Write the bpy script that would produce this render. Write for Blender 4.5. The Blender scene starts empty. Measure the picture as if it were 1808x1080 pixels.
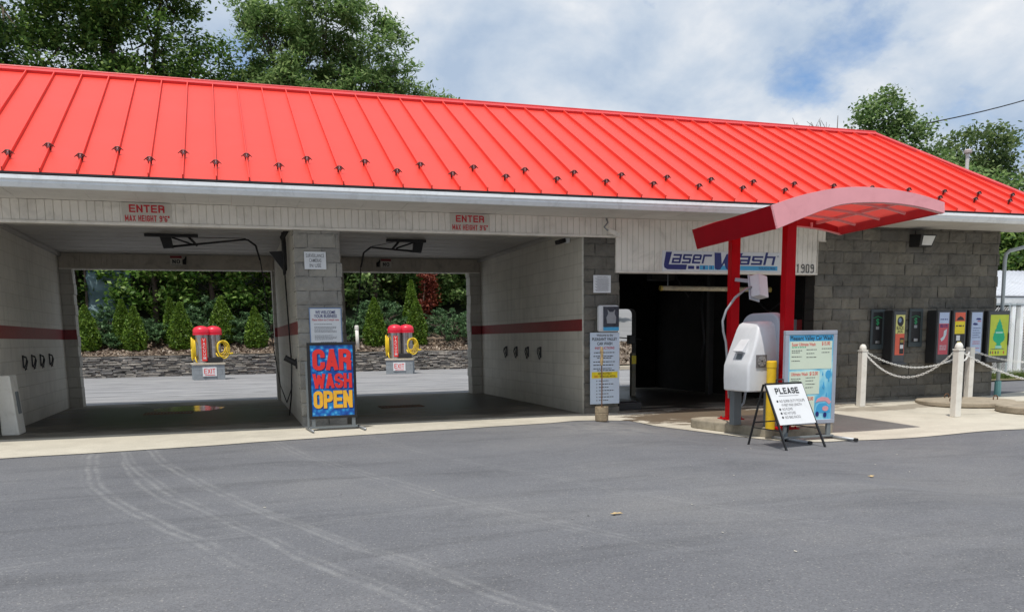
import bpy, bmesh, math, random
import numpy as np
from mathutils import Vector, Matrix, noise
random.seed(7); rng = np.random.default_rng(7)
SC = bpy.context.scene; COL = SC.collection
R = math.radians

# ------------------------------------------------------------------ camera
yaw, pitch, roll = R(18.1832), R(-7.7447), R(-.8351)
F = Vector((math.sin(yaw)*math.cos(pitch), math.cos(yaw)*math.cos(pitch), math.sin(pitch)))
Rt = Vector((math.cos(yaw), -math.sin(yaw), 0)); Up = Rt.cross(F)
c_, s_ = math.cos(roll), math.sin(roll)
Rt, Up = c_*Rt + s_*Up, -s_*Rt + c_*Up
cd = bpy.data.cameras.new('camera'); cam = bpy.data.objects.new('camera', cd); COL.objects.link(cam)
m = Matrix((Rt, Up, -F)).transposed().to_4x4(); m.translation = Vector((0, -13.178, 1.302)); cam.matrix_world = m
cd.sensor_fit = 'HORIZONTAL'; cd.sensor_width = 36; cd.lens = 36*1479.9/1808
cd.shift_x = 0; cd.shift_y = (798.04-540)/1808
cd.clip_start = .05; cd.clip_end = 3000
SC.camera = cam
SC.view_settings.view_transform = 'Standard'; SC.view_settings.look = 'None'
SC.view_settings.exposure = 0.0; SC.view_settings.gamma = 1

# ------------------------------------------------------------------ sun and sky
SUN = Vector((-.22, -.30, 1)).normalized()
ld = bpy.data.lights.new('sun', 'SUN'); ld.energy = 3.7; ld.angle = R(.53); ld.color = (1, .95, .87)
lo = bpy.data.objects.new('sun', ld); COL.objects.link(lo)
lo.rotation_euler = SUN.to_track_quat('Z', 'Y').to_euler()
W = bpy.data.worlds.new('World'); SC.world = W; W.use_nodes = True
nt = W.node_tree; nt.nodes.clear()
def N(nt, t, **k):
    n = nt.nodes.new(t)
    for a, b in k.items():
        if a.startswith('i_'): n.inputs[a[2:].replace('_', ' ')].default_value = b
        elif a[0] == '_': n.inputs[int(a[1:])].default_value = b
        else: setattr(n, a, b)
    return n
def ramp(nt, stops, interp='LINEAR'):
    n = nt.nodes.new('ShaderNodeValToRGB'); cr = n.color_ramp; cr.interpolation = interp
    while len(cr.elements) > 1: cr.elements.remove(cr.elements[-1])
    for i, (p, c) in enumerate(stops):
        e = cr.elements[0] if i == 0 else cr.elements.new(p)
        e.position = p; e.color = (c, c, c, 1) if not hasattr(c, '__len__') else (*c, 1)
    return n
out = N(nt, 'ShaderNodeOutputWorld'); bg = N(nt, 'ShaderNodeBackground')
sky = N(nt, 'ShaderNodeTexSky', sky_type='NISHITA', sun_disc=False)
sky.sun_elevation = math.asin(SUN.z); sky.sun_rotation = math.atan2(SUN.x, SUN.y)
sky.altitude = 200; sky.dust_density = 1.0
tc = N(nt, 'ShaderNodeTexCoord'); sep = N(nt, 'ShaderNodeSeparateXYZ')
nt.links.new(tc.outputs['Generated'], sep.inputs[0])
zz = N(nt, 'ShaderNodeMath', operation='ADD', _1=.55); nt.links.new(sep.outputs[2], zz.inputs[0])
zc = N(nt, 'ShaderNodeMath', operation='MAXIMUM', _1=.05); nt.links.new(zz.outputs[0], zc.inputs[0])
dx = N(nt, 'ShaderNodeMath', operation='DIVIDE'); dy = N(nt, 'ShaderNodeMath', operation='DIVIDE')
nt.links.new(sep.outputs[0], dx.inputs[0]); nt.links.new(zc.outputs[0], dx.inputs[1])
nt.links.new(sep.outputs[1], dy.inputs[0]); nt.links.new(zc.outputs[0], dy.inputs[1])
cb = N(nt, 'ShaderNodeCombineXYZ'); nt.links.new(dx.outputs[0], cb.inputs[0]); nt.links.new(dy.outputs[0], cb.inputs[1])
mp = N(nt, 'ShaderNodeMapping'); mp.inputs['Location'].default_value = (3.1, 1.7, 0); nt.links.new(cb.outputs[0], mp.inputs[0])
n1 = N(nt, 'ShaderNodeTexNoise', i_Scale=2.6, i_Detail=10, i_Roughness=.60, i_Distortion=.1); nt.links.new(mp.outputs[0], n1.inputs['Vector'])
n2 = N(nt, 'ShaderNodeTexNoise', i_Scale=5.2, i_Detail=8, i_Roughness=.55, i_Distortion=.15); nt.links.new(mp.outputs[0], n2.inputs['Vector'])
# a gap of clearer blue high up over the middle right of the view
bx = Vector((.565, .735, .385)).normalized()
dp = N(nt, 'ShaderNodeVectorMath', operation='DOT_PRODUCT'); dp.inputs[1].default_value = bx
nrm = N(nt, 'ShaderNodeVectorMath', operation='NORMALIZE'); nt.links.new(tc.outputs['Generated'], nrm.inputs[0]); nt.links.new(nrm.outputs[0], dp.inputs[0])
gp = ramp(nt, [(.965, 0.0), (.995, .15)]); nt.links.new(dp.outputs['Value'], gp.inputs[0])
sb = N(nt, 'ShaderNodeMath', operation='SUBTRACT'); nt.links.new(n1.outputs[0], sb.inputs[0]); nt.links.new(gp.outputs[0], sb.inputs[1])
cm = ramp(nt, [(.29, 0), (.40, 1)]); nt.links.new(sb.outputs[0], cm.inputs[0])
cc = ramp(nt, [(.36, (.44, .55, .71)), (.47, (.57, .66, .78)), (.56, (.70, .76, .84)), (.66, (.88, .90, .93))]); nt.links.new(n2.outputs[0], cc.inputs[0])
sk = N(nt, 'ShaderNodeMix', data_type='RGBA', blend_type='MULTIPLY'); sk.inputs['Factor'].default_value = 1
nt.links.new(sky.outputs[0], sk.inputs[6]); sk.inputs[7].default_value = (.10, .125, .150, 1)
mx = N(nt, 'ShaderNodeMix', data_type='RGBA'); nt.links.new(cm.outputs[0], mx.inputs['Factor']); nt.links.new(sk.outputs[2], mx.inputs[6]); nt.links.new(cc.outputs[0], mx.inputs[7])
nt.links.new(mx.outputs[2], bg.inputs[0]); bg.inputs[1].default_value = 1.0; nt.links.new(bg.outputs[0], out.inputs[0])

# ------------------------------------------------------------------ materials
def mat(name, col, rough=.6, metal=0, var=.12, vs=2.5, bump=0, bs=60, dirt=None, dirt_amt=.0, spec=.5, coat=0, fine=0, fs=120):
    m = bpy.data.materials.new(name); m.use_nodes = True; nt = m.node_tree; b = nt.nodes['Principled BSDF']
    tc = N(nt, 'ShaderNodeTexCoord'); o = tc.outputs['Object']
    n = N(nt, 'ShaderNodeTexNoise', i_Scale=vs, i_Detail=8, i_Roughness=.65); nt.links.new(o, n.inputs['Vector'])
    hi = [min(1, c*(1+var)) for c in col]; lo_ = [c*(1-var) for c in col]
    r = ramp(nt, [(.3, lo_), (.7, hi)]); nt.links.new(n.outputs[0], r.inputs[0]); last = r.outputs[0]
    if dirt_amt:
        d = N(nt, 'ShaderNodeTexNoise', i_Scale=vs*1.7, i_Detail=10, i_Roughness=.7, i_Distortion=.6); nt.links.new(o, d.inputs['Vector'])
        dr = ramp(nt, [(.5, 0), (.72, dirt_amt)]); nt.links.new(d.outputs[0], dr.inputs[0])
        x = N(nt, 'ShaderNodeMix', data_type='RGBA'); nt.links.new(dr.outputs[0], x.inputs['Factor']); nt.links.new(last, x.inputs[6]); x.inputs[7].default_value = (*(dirt or (.1, .08, .06)), 1); last = x.outputs[2]
    if fine:
        d = N(nt, 'ShaderNodeTexNoise', i_Scale=fs, i_Detail=2); nt.links.new(o, d.inputs['Vector'])
        dr = ramp(nt, [(.3, 1-fine), (.7, 1+fine if 1+fine <= 1 else 1)]); nt.links.new(d.outputs[0], dr.inputs[0])
        x = N(nt, 'ShaderNodeMix', data_type='RGBA', blend_type='MULTIPLY'); x.inputs['Factor'].default_value = 1; nt.links.new(last, x.inputs[6]); nt.links.new(dr.outputs[0], x.inputs[7]); last = x.outputs[2]
    nt.links.new(last, b.inputs['Base Color'])
    b.inputs['Roughness'].default_value = rough; b.inputs['Metallic'].default_value = metal; b.inputs['Specular IOR Level'].default_value = spec
    b.inputs['Coat Weight'].default_value = coat
    if bump:
        bn = N(nt, 'ShaderNodeTexNoise', i_Scale=bs, i_Detail=5, i_Roughness=.6); nt.links.new(o, bn.inputs['Vector'])
        bp = N(nt, 'ShaderNodeBump', i_Strength=bump, i_Distance=.01); nt.links.new(bn.outputs[0], bp.inputs['Height']); nt.links.new(bp.outputs[0], b.inputs['Normal'])
    return m

def leaf_mat(name, dark, mid, light, trans=.35, rough=.55):
    m = bpy.data.materials.new(name); m.use_nodes = True; nt = m.node_tree; b = nt.nodes['Principled BSDF']
    g = N(nt, 'ShaderNodeNewGeometry'); r = ramp(nt, [(0, dark), (.55, mid), (1, light)]); nt.links.new(g.outputs['Random Per Island'], r.inputs[0])
    tc = N(nt, 'ShaderNodeTexCoord'); n = N(nt, 'ShaderNodeTexNoise', i_Scale=.9, i_Detail=3); nt.links.new(tc.outputs['Object'], n.inputs['Vector'])
    h = ramp(nt, [(.35, .65), (.65, 1)]); nt.links.new(n.outputs[0], h.inputs[0])
    x = N(nt, 'ShaderNodeMix', data_type='RGBA', blend_type='MULTIPLY'); x.inputs['Factor'].default_value = 1; nt.links.new(r.outputs[0], x.inputs[6]); nt.links.new(h.outputs[0], x.inputs[7])
    nt.links.new(x.outputs[2], b.inputs['Base Color']); b.inputs['Roughness'].default_value = rough; b.inputs['Specular IOR Level'].default_value = .35
    t = N(nt, 'ShaderNodeBsdfTranslucent'); nt.links.new(x.outputs[2], t.inputs[0])
    ms = N(nt, 'ShaderNodeMixShader'); ms.inputs[0].default_value = trans
    nt.links.new(b.outputs[0], ms.inputs[1]); nt.links.new(t.outputs[0], ms.inputs[2]); nt.links.new(ms.outputs[0], nt.nodes['Material Output'].inputs[0])
    return m

def asphalt_mat():
    m = bpy.data.materials.new('asphalt'); m.use_nodes = True; nt = m.node_tree; b = nt.nodes['Principled BSDF']; L = nt.links.new
    o = N(nt, 'ShaderNodeTexCoord').outputs['Object']
    big = N(nt, 'ShaderNodeTexNoise', i_Scale=.35, i_Detail=6, i_Roughness=.6); L(o, big.inputs['Vector'])
    c0 = ramp(nt, [(.3, (.138, .141, .155)), (.5, (.166, .169, .182)), (.7, (.200, .200, .206))]); L(big.outputs[0], c0.inputs[0])
    st = N(nt, 'ShaderNodeMapping'); st.inputs['Rotation'].default_value = (0, 0, R(20)); st.inputs['Scale'].default_value = (.5, 2.2, 1); L(o, st.inputs[0])
    blo = N(nt, 'ShaderNodeTexNoise', i_Scale=.9, i_Detail=9, i_Roughness=.72, i_Distortion=.8); L(st.outputs[0], blo.inputs['Vector'])
    bl = ramp(nt, [(.35, .78), (.5, .98), (.68, 1.0)]); L(blo.outputs[0], bl.inputs[0])
    x1 = N(nt, 'ShaderNodeMix', data_type='RGBA', blend_type='MULTIPLY'); x1.inputs['Factor'].default_value = 1; L(c0.outputs[0], x1.inputs[6]); L(bl.outputs[0], x1.inputs[7])
    gr = N(nt, 'ShaderNodeTexVoronoi', i_Scale=115); L(o, gr.inputs['Vector'])
    gs = N(nt, 'ShaderNodeSeparateColor'); L(gr.outputs['Color'], gs.inputs[0])
    g2 = ramp(nt, [(0, .70), (.5, .92), (.93, 1.0), (1.0, 1.0)]); L(gs.outputs[0], g2.inputs[0])
    x2 = N(nt, 'ShaderNodeMix', data_type='RGBA', blend_type='MULTIPLY'); x2.inputs['Factor'].default_value = 1; L(x1.outputs[2], x2.inputs[6]); L(g2.outputs[0], x2.inputs[7])
    sp = ramp(nt, [(.96, 0), (.985, .5)]); L(gs.outputs[1], sp.inputs[0])
    x3 = N(nt, 'ShaderNodeMix', data_type='RGBA'); L(sp.outputs[0], x3.inputs['Factor']); L(x2.outputs[2], x3.inputs[6]); x3.inputs[7].default_value = (.34, .33, .31, 1)
    last = x3.outputs[2]
    fac = None
    jit = N(nt, 'ShaderNodeTexNoise', i_Scale=.45, i_Detail=2); L(o, jit.inputs['Vector'])
    tear = N(nt, 'ShaderNodeTexNoise', i_Scale=3.5, i_Detail=8, i_Roughness=.7); L(o, tear.inputs['Vector'])
    tr = ramp(nt, [(.36, 0), (.62, 1)]); L(tear.outputs[0], tr.inputs[0])
    # worn pale tyre tracks: arcs about far centres
    for (cx, cy, rad, w, amt, ylo, yhi) in [(17.2, -.14, 18.98, .17, .50, -7.9, -2.2), (17.2, -.14, 18.62, .10, .38, -6.4, -2.2), (36.3, 5.2, 38.35, .13, .42, -9.6, -2.2), (36.3, 5.2, 37.95, .07, .30, -9.0, -2.2),
                                  (33.8, 4.8, 35.5, .16, .42, -10.5, -2.2), (24.6, 1.9, 24.45, .22, .26, -9, -1.8), (24.6, 1.9, 23.2, .16, .20, -9, -1.6), (20.0, 3.5, 16.2, .35, .16, -7, -1.4), (2.4, -16.5, 9.6, .16, .22, -10, -5.5)]:
        v = N(nt, 'ShaderNodeVectorMath', operation='DISTANCE'); v.inputs[1].default_value = (cx, cy, 0); L(o, v.inputs[0])
        a = N(nt, 'ShaderNodeMath', operation='MULTIPLY_ADD', _1=.30, _2=-.15-rad); L(jit.outputs[0], a.inputs[0])
        s = N(nt, 'ShaderNodeMath', operation='ADD'); L(v.outputs['Value'], s.inputs[0]); L(a.outputs[0], s.inputs[1])
        ab = N(nt, 'ShaderNodeMath', operation='ABSOLUTE'); L(s.outputs[0], ab.inputs[0])
        # ribbed tread: fine radial lines
        wv = N(nt, 'ShaderNodeMath', operation='MULTIPLY', _1=75); L(s.outputs[0], wv.inputs[0])
        sn = N(nt, 'ShaderNodeMath', operation='SINE'); L(wv.outputs[0], sn.inputs[0])
        sm = N(nt, 'ShaderNodeMath', operation='MULTIPLY_ADD', _1=.48, _2=.55); L(sn.outputs[0], sm.inputs[0])
        mr = N(nt, 'ShaderNodeMapRange', interpolation_type='SMOOTHSTEP'); mr.inputs['From Min'].default_value = w*.75; mr.inputs['From Max'].default_value = w*.2; mr.inputs['To Min'].default_value = 0; mr.inputs['To Max'].default_value = amt*.58; L(ab.outputs[0], mr.inputs[0])
        se = N(nt, 'ShaderNodeSeparateXYZ'); L(o, se.inputs[0])
        m1 = N(nt, 'ShaderNodeMapRange'); m1.inputs['From Min'].default_value = ylo-1.2; m1.inputs['From Max'].default_value = ylo+1; L(se.outputs[1], m1.inputs[0])
        m2 = N(nt, 'ShaderNodeMapRange'); m2.inputs['From Min'].default_value = yhi+.8; m2.inputs['From Max'].default_value = yhi; L(se.outputs[1], m2.inputs[0])
        p = mr.outputs[0]
        for q in (m1.outputs[0], m2.outputs[0], tr.outputs[0], sm.outputs[0]):
            mu = N(nt, 'ShaderNodeMath', operation='MULTIPLY'); L(p, mu.inputs[0]); L(q, mu.inputs[1]); p = mu.outputs[0]
        if fac is None: fac = p
        else:
            mxm = N(nt, 'ShaderNodeMath', operation='MAXIMUM'); L(fac, mxm.inputs[0]); L(p, mxm.inputs[1]); fac = mxm.outputs[0]
    x4 = N(nt, 'ShaderNodeMix', data_type='RGBA'); L(fac, x4.inputs['Factor']); L(last, x4.inputs[6]); x4.inputs[7].default_value = (.42, .42, .41, 1)
    # faded dusty patch in front of the second pier
    se = N(nt, 'ShaderNodeVectorMath', operation='DISTANCE'); se.inputs[1].default_value = (5.3, -1.9, 0); L(o, se.inputs[0])
    d1 = N(nt, 'ShaderNodeMapRange', interpolation_type='SMOOTHSTEP'); d1.inputs['From Min'].default_value = 1.7; d1.inputs['From Max'].default_value = .2; d1.inputs['To Max'].default_value = .45; d1.inputs['To Min'].default_value = 0; L(se.outputs['Value'], d1.inputs[0])
    d2 = N(nt, 'ShaderNodeMath', operation='MULTIPLY'); L(d1.outputs[0], d2.inputs[0]); L(tr.outputs[0], d2.inputs[1])
    x5 = N(nt, 'ShaderNodeMix', data_type='RGBA'); L(d2.outputs[0], x5.inputs['Factor']); L(x4.outputs[2], x5.inputs[6]); x5.inputs[7].default_value = (.33, .32, .30, 1)
    # rear yard is paler, with streaky tone
    sy = N(nt, 'ShaderNodeSeparateXYZ'); L(o, sy.inputs[0])
    ry = N(nt, 'ShaderNodeMapRange'); ry.inputs['From Min'].default_value = 6.0; ry.inputs['From Max'].default_value = 7.0; ry.inputs['To Max'].default_value = .62; L(sy.outputs[1], ry.inputs[0])
    x6 = N(nt, 'ShaderNodeMix', data_type='RGBA'); L(ry.outputs[0], x6.inputs['Factor']); L(x5.outputs[2], x6.inputs[6]); x6.inputs[7].default_value = (.31, .31, .325, 1)
    yd = ramp(nt, [(.38, (.20, .20, .208)), (.5, (.34, .34, .35)), (.62, (.44, .435, .44))]); L(blo.outputs[0], yd.inputs[0]); L(yd.outputs[0], x6.inputs[7])
    L(x6.outputs[2], b.inputs['Base Color']); b.inputs['Roughness'].default_value = .88; b.inputs['Specular IOR Level'].default_value = .3
    bp = N(nt, 'ShaderNodeBump', i_Strength=.55, i_Distance=.006); L(gr.outputs['Distance'], bp.inputs['Height']); L(bp.outputs[0], b.inputs['Normal'])
    return m

def concrete_mat(name, a, b_, wet=None, joints=False):
    """wet = list of (cx, cy, rx, ry, amount) water stains, ragged by noise"""
    m = bpy.data.materials.new(name); m.use_nodes = True; nt = m.node_tree; b = nt.nodes['Principled BSDF']; L = nt.links.new
    o = N(nt, 'ShaderNodeTexCoord').outputs['Object']
    n = N(nt, 'ShaderNodeTexNoise', i_Scale=1.4, i_Detail=9, i_Roughness=.7); L(o, n.inputs['Vector'])
    r = ramp(nt, [(.32, a), (.68, b_)]); L(n.outputs[0], r.inputs[0])
    f = N(nt, 'ShaderNodeTexNoise', i_Scale=85, i_Detail=3); L(o, f.inputs['Vector'])
    fr = ramp(nt, [(.3, .82), (.6, 1)]); L(f.outputs[0], fr.inputs[0])
    x = N(nt, 'ShaderNodeMix', data_type='RGBA', blend_type='MULTIPLY'); x.inputs['Factor'].default_value = 1; L(r.outputs[0], x.inputs[6]); L(fr.outputs[0], x.inputs[7])
    s2 = N(nt, 'ShaderNodeTexNoise', i_Scale=.8, i_Detail=9, i_Roughness=.75, i_Distortion=1); L(o, s2.inputs['Vector'])
    sr = ramp(nt, [(.52, 0), (.7, .5)]); L(s2.outputs[0], sr.inputs[0])
    y = N(nt, 'ShaderNodeMix', data_type='RGBA'); L(sr.outputs[0], y.inputs['Factor']); L(x.outputs[2], y.inputs[6]); y.inputs[7].default_value = (*[k*.6 for k in a], 1)
    last = y.outputs[2]; rough = .85
    if wet:
        fac = None
        wn = N(nt, 'ShaderNodeTexNoise', i_Scale=1.3, i_Detail=10, i_Roughness=.68, i_Distortion=.6); wm = N(nt, 'ShaderNodeMapping'); wm.inputs['Scale'].default_value = (.75, 2.8, 1); L(o, wm.inputs[0]); L(wm.outputs[0], wn.inputs['Vector'])
        for (cx, cy, rx, ry, amt) in wet:
            mp = N(nt, 'ShaderNodeMapping', vector_type='POINT'); mp.inputs['Scale'].default_value = (1/rx, 1/ry, 0); mp.inputs['Location'].default_value = (-cx/rx, -cy/ry, 0); L(o, mp.inputs[0])
            ln = N(nt, 'ShaderNodeVectorMath', operation='LENGTH'); L(mp.outputs[0], ln.inputs[0])
            ad = N(nt, 'ShaderNodeMath', operation='MULTIPLY_ADD', _1=4.2, _2=-2.15); L(wn.outputs[0], ad.inputs[0])
            su = N(nt, 'ShaderNodeMath', operation='ADD'); L(ln.outputs['Value'], su.inputs[0]); L(ad.outputs[0], su.inputs[1])
            mr = N(nt, 'ShaderNodeMapRange', interpolation_type='SMOOTHSTEP'); mr.inputs['From Min'].default_value = 1.04; mr.inputs['From Max'].default_value = .86; mr.inputs['To Min'].default_value = 0; mr.inputs['To Max'].default_value = amt; L(su.outputs[0], mr.inputs[0])
            if fac is None: fac = mr.outputs[0]
            else:
                q = N(nt, 'ShaderNodeMath', operation='MAXIMUM'); L(fac, q.inputs[0]); L(mr.outputs[0], q.inputs[1]); fac = q.outputs[0]
        z = N(nt, 'ShaderNodeMix', data_type='RGBA'); L(fac, z.inputs['Factor']); L(last, z.inputs[6]); z.inputs[7].default_value = (*wet_col, 1); last = z.outputs[2]
        rr = N(nt, 'ShaderNodeMapRange'); rr.inputs['To Min'].default_value = .85; rr.inputs['To Max'].default_value = .38; L(fac, rr.inputs[0]); L(rr.outputs[0], b.inputs['Roughness'])
    else: b.inputs['Roughness'].default_value = .85
    L(last, b.inputs['Base Color'])
    bp = N(nt, 'ShaderNodeBump', i_Strength=.25, i_Distance=.004); L(f.outputs[0], bp.inputs['Height']); L(bp.outputs[0], b.inputs['Normal'])
    return m

def block_paint_mat(name, col, axis='yz', streak=.25):
    """painted concrete block: running bond with shallow joints"""
    m = bpy.data.materials.new(name); m.use_nodes = True; nt = m.node_tree; b = nt.nodes['Principled BSDF']; L = nt.links.new
    o = N(nt, 'ShaderNodeTexCoord').outputs['Object']; se = N(nt, 'ShaderNodeSeparateXYZ'); L(o, se.inputs[0])
    cb = N(nt, 'ShaderNodeCombineXYZ'); L(se.outputs[{'x': 0, 'y': 1}[axis[0]]], cb.inputs[0]); L(se.outputs[2], cb.inputs[1])
    br = N(nt, 'ShaderNodeTexBrick', offset=.5, squash=1); br.inputs['Scale'].default_value = 1; br.inputs['Brick Width'].default_value = .41; br.inputs['Row Height'].default_value = .2105; br.inputs['Mortar Size'].default_value = .007; br.inputs['Mortar Smooth'].default_value = .6
    br.inputs['Color1'].default_value = (1, 1, 1, 1); br.inputs['Color2'].default_value = (.93, .93, .93, 1); br.inputs['Mortar'].default_value = (.80, .79, .77, 1); L(cb.outputs[0], br.inputs['Vector'])
    n = N(nt, 'ShaderNodeTexNoise', i_Scale=2.0, i_Detail=9, i_Roughness=.7); L(o, n.inputs['Vector'])
    r = ramp(nt, [(.3, [k*.84 for k in col]), (.7, col)]); L(n.outputs[0], r.inputs[0])
    x = N(nt, 'ShaderNodeMix', data_type='RGBA', blend_type='MULTIPLY'); x.inputs['Factor'].default_value = 1; L(r.outputs[0], x.inputs[6]); L(br.outputs['Color'], x.inputs[7])
    st = N(nt, 'ShaderNodeMapping'); st.inputs['Scale'].default_value = (3.5, 3.5, .35); L(o, st.inputs[0])
    sn = N(nt, 'ShaderNodeTexNoise', i_Scale=2, i_Detail=8, i_Roughness=.65); L(st.outputs[0], sn.inputs['Vector'])
    sr = ramp(nt, [(.5, 0), (.75, streak)]); L(sn.outputs[0], sr.inputs[0])
    y = N(nt, 'ShaderNodeMix', data_type='RGBA'); L(sr.outputs[0], y.inputs['Factor']); L(x.outputs[2], y.inputs[6]); y.inputs[7].default_value = (*[k*.45 for k in col], 1)
    gz_ = N(nt, 'ShaderNodeMath', operation='MULTIPLY_ADD', _1=-1.1, _2=.62); L(se.outputs[2], gz_.inputs[0]); gn = N(nt, 'ShaderNodeMath', operation='MULTIPLY_ADD', _1=1.3, _2=-.65); L(n.outputs[0], gn.inputs[0])
    ga = N(nt, 'ShaderNodeMath', operation='ADD'); L(gz_.outputs[0], ga.inputs[0]); L(gn.outputs[0], ga.inputs[1]); gr_ = ramp(nt, [(.05, 0), (.75, .62)]); L(ga.outputs[0], gr_.inputs[0])
    y2 = N(nt, 'ShaderNodeMix', data_type='RGBA'); L(gr_.outputs[0], y2.inputs['Factor']); L(y.outputs[2], y2.inputs[6]); y2.inputs[7].default_value = (.19, .165, .125, 1)
    L(y2.outputs[2], b.inputs['Base Color']); b.inputs['Roughness'].default_value = .6
    f = N(nt, 'ShaderNodeTexNoise', i_Scale=70, i_Detail=4); L(o, f.inputs['Vector'])
    h = N(nt, 'ShaderNodeMath', operation='MULTIPLY_ADD', _1=-2.0); L(br.outputs['Fac'], h.inputs[0]); L(f.outputs[0], h.inputs[2])
    bp = N(nt, 'ShaderNodeBump', i_Strength=.5, i_Distance=.004); L(h.outputs[0], bp.inputs['Height']); L(bp.outputs[0], b.inputs['Normal'])
    return m

wet_col = (.030, .024, .019)
M_asph = asphalt_mat()
M_floor = concrete_mat('bay_floor', (.15, .135, .11), (.24, .22, .185), wet=[(-1.4, 3.4, 2.3, 2.6, .93), (.1, 2.6, .9, 1.8, .9), (-1.2, 1.0, 1.5, .3, .8), (3.5, 3.4, 2.2, 2.5, .93), (4.9, 4.2, .7, 2.2, .93), (3.8, 1.0, 1.4, .3, .8), (8.2, 3.4, 2.2, 3.4, .97)])
M_floor.node_tree.nodes['Principled BSDF'].inputs['Specular IOR Level'].default_value = .18
wet_col = (.12, .085, .055)
M_conc = concrete_mat('apron_concrete', (.48, .445, .37), (.60, .56, .47), wet=[(7.7, -.55, 1.5, .75, .9), (9.6, -.4, 1.4, .3, .55), (11.3, -.9, 1.5, .28, .5)])
M_isl = mat('island_concrete', (.33, .29, .22), .9, var=.35, vs=3, bump=.5, bs=60, dirt=(.12, .1, .07), dirt_amt=.6)
M_lid = mat('lid_concrete', (.34, .29, .22), .9, var=.2, vs=4, bump=.4, bs=60, dirt=(.12, .1, .07), dirt_amt=.4)
M_roof = mat('roof_red', (.75, .052, .032), .45, var=.05, vs=.5, spec=.35, dirt=(.62, .06, .05), dirt_amt=.35)
M_rooftrim = mat('roof_trim_red', (.60, .045, .045), .45, var=.06, vs=2)
M_white = mat('gutter_white', (.80, .83, .85), .4, var=.05, vs=3, dirt=(.3, .3, .29), dirt_amt=.35)
M_siding = mat('siding_cream', (.84, .80, .72), .55, var=.07, vs=1.5, dirt=(.28, .26, .22), dirt_amt=.4)
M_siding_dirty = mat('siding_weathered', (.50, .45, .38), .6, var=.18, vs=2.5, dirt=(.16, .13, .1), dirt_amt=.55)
M_soffit = mat('soffit_white', (.64, .62, .59), .6, var=.08, vs=1.2, dirt=(.3, .28, .25), dirt_amt=.35)
M_ceil = mat('ceiling_panels', (.42, .40, .37), .6, var=.08, vs=1.5, dirt=(.25, .22, .18), dirt_amt=.45)
M_split = mat('split_face_block', (.175, .165, .143), .95, var=.32, vs=1.3, bump=1, bs=38, dirt=(.05, .048, .044), dirt_amt=.6)
M_split2 = mat('split_face_block_pale', (.33, .315, .285), .95, var=.22, vs=1.8, bump=.9, bs=45, dirt=(.14, .13, .12), dirt_amt=.4)
def per_island(m, lo_, hi_):
    nt = m.node_tree; b = nt.nodes['Principled BSDF']; l = b.inputs['Base Color'].links[0]; src = l.from_socket
    g = N(nt, 'ShaderNodeNewGeometry'); r = ramp(nt, [(0, lo_), (1, hi_)]); nt.links.new(g.outputs['Random Per Island'], r.inputs[0])
    x = N(nt, 'ShaderNodeMix', data_type='RGBA', blend_type='MULTIPLY'); x.inputs['Factor'].default_value = 1; nt.links.new(src, x.inputs[6]); nt.links.new(r.outputs[0], x.inputs[7]); nt.links.new(x.outputs[2], b.inputs['Base Color'])
per_island(M_split, (.72, .73, .75), (1.0, .98, .92)); per_island(M_split2, (.80, .80, .80), (1, 1, .97))
M_mortar = mat('mortar', (.055, .052, .047), .95, bump=.4)
M_mortar2 = mat('mortar_pale', (.15, .145, .13), .95, bump=.4)
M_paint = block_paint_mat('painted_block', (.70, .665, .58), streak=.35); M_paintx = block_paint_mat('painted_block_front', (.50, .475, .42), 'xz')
M_stripe = mat('stripe_red', (.24, .022, .025), .5, var=.15, vs=5, bump=.3, bs=60)
M_gloom_wall = mat('laser_bay_gloom', (.011, .010, .009), .8, var=.5, vs=2.5, dirt=(.035, .03, .02), dirt_amt=.25, spec=.2)  # near-black base puts the gloom of the bay into the wall colour
M_black = mat('black_metal', (.012, .012, .013), .45, var=.2)
M_rubber = mat('black_rubber', (.018, .018, .019), .6, var=.2)
M_grey = mat('galvanised', (.33, .35, .37), .45, metal=.6, var=.12, vs=5)
M_greyp = mat('grey_paint', (.16, .18, .19), .5, var=.1)
M_red = mat('post_red', (.46, .002, .007), .38, var=.1, vs=3, dirt=(.33, .003, .006), dirt_amt=.4, spec=.1)
M_canred = mat('canopy_dark_red', (.33, .001, .008), .5, var=.12, vs=3, spec=.1)
M_canpink = mat('canopy_faded_pink', (.84, .37, .40), .5, var=.08, vs=2, dirt=(.55, .2, .22), dirt_amt=.4)
M_canin = mat('canopy_frame_pink', (.78, .44, .44), .5, var=.1)
M_canin2 = mat('canopy_inner_red', (.42, .03, .035), .5, var=.15, vs=4, spec=.2)
M_fib = mat('fibreglass_white', (.66, .67, .69), .35, var=.05, vs=3, dirt=(.4, .4, .4), dirt_amt=.2, coat=.2)
M_fib_shade = mat('fibreglass_shaded', (.43, .46, .52), .4, var=.05, vs=3)  # shaded copy of the white: shadow side of the kiosk put into the colour
M_yel = mat('bollard_yellow', (.80, .50, .015), .45, var=.08, vs=6, dirt=(.4, .25, .03), dirt_amt=.4)
M_pvc = mat('post_white', (.76, .74, .68), .5, var=.06, vs=5, dirt=(.4, .36, .28), dirt_amt=.35)
M_chain = mat('chain_white', (.70, .70, .68), .5)
M_steel = mat('stainless', (.42, .41, .40), .28, metal=.9, var=.2, vs=3)
M_dome = mat('dome_red', (.72, .02, .05), .35, var=.06)
M_hose = mat('hose_yellow', (.78, .55, .02), .5)
M_box = mat('vending_charcoal', (.030, .031, .033), .5, var=.15)
M_boxf = mat('vending_face', (.075, .08, .085), .4, var=.15)
M_machine = mat('changer_frame', (.045, .06, .065), .4)
M_signw = mat('sign_white', (.72, .74, .76), .4, var=.03, dirt=(.5, .5, .48), dirt_amt=.3)
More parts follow.
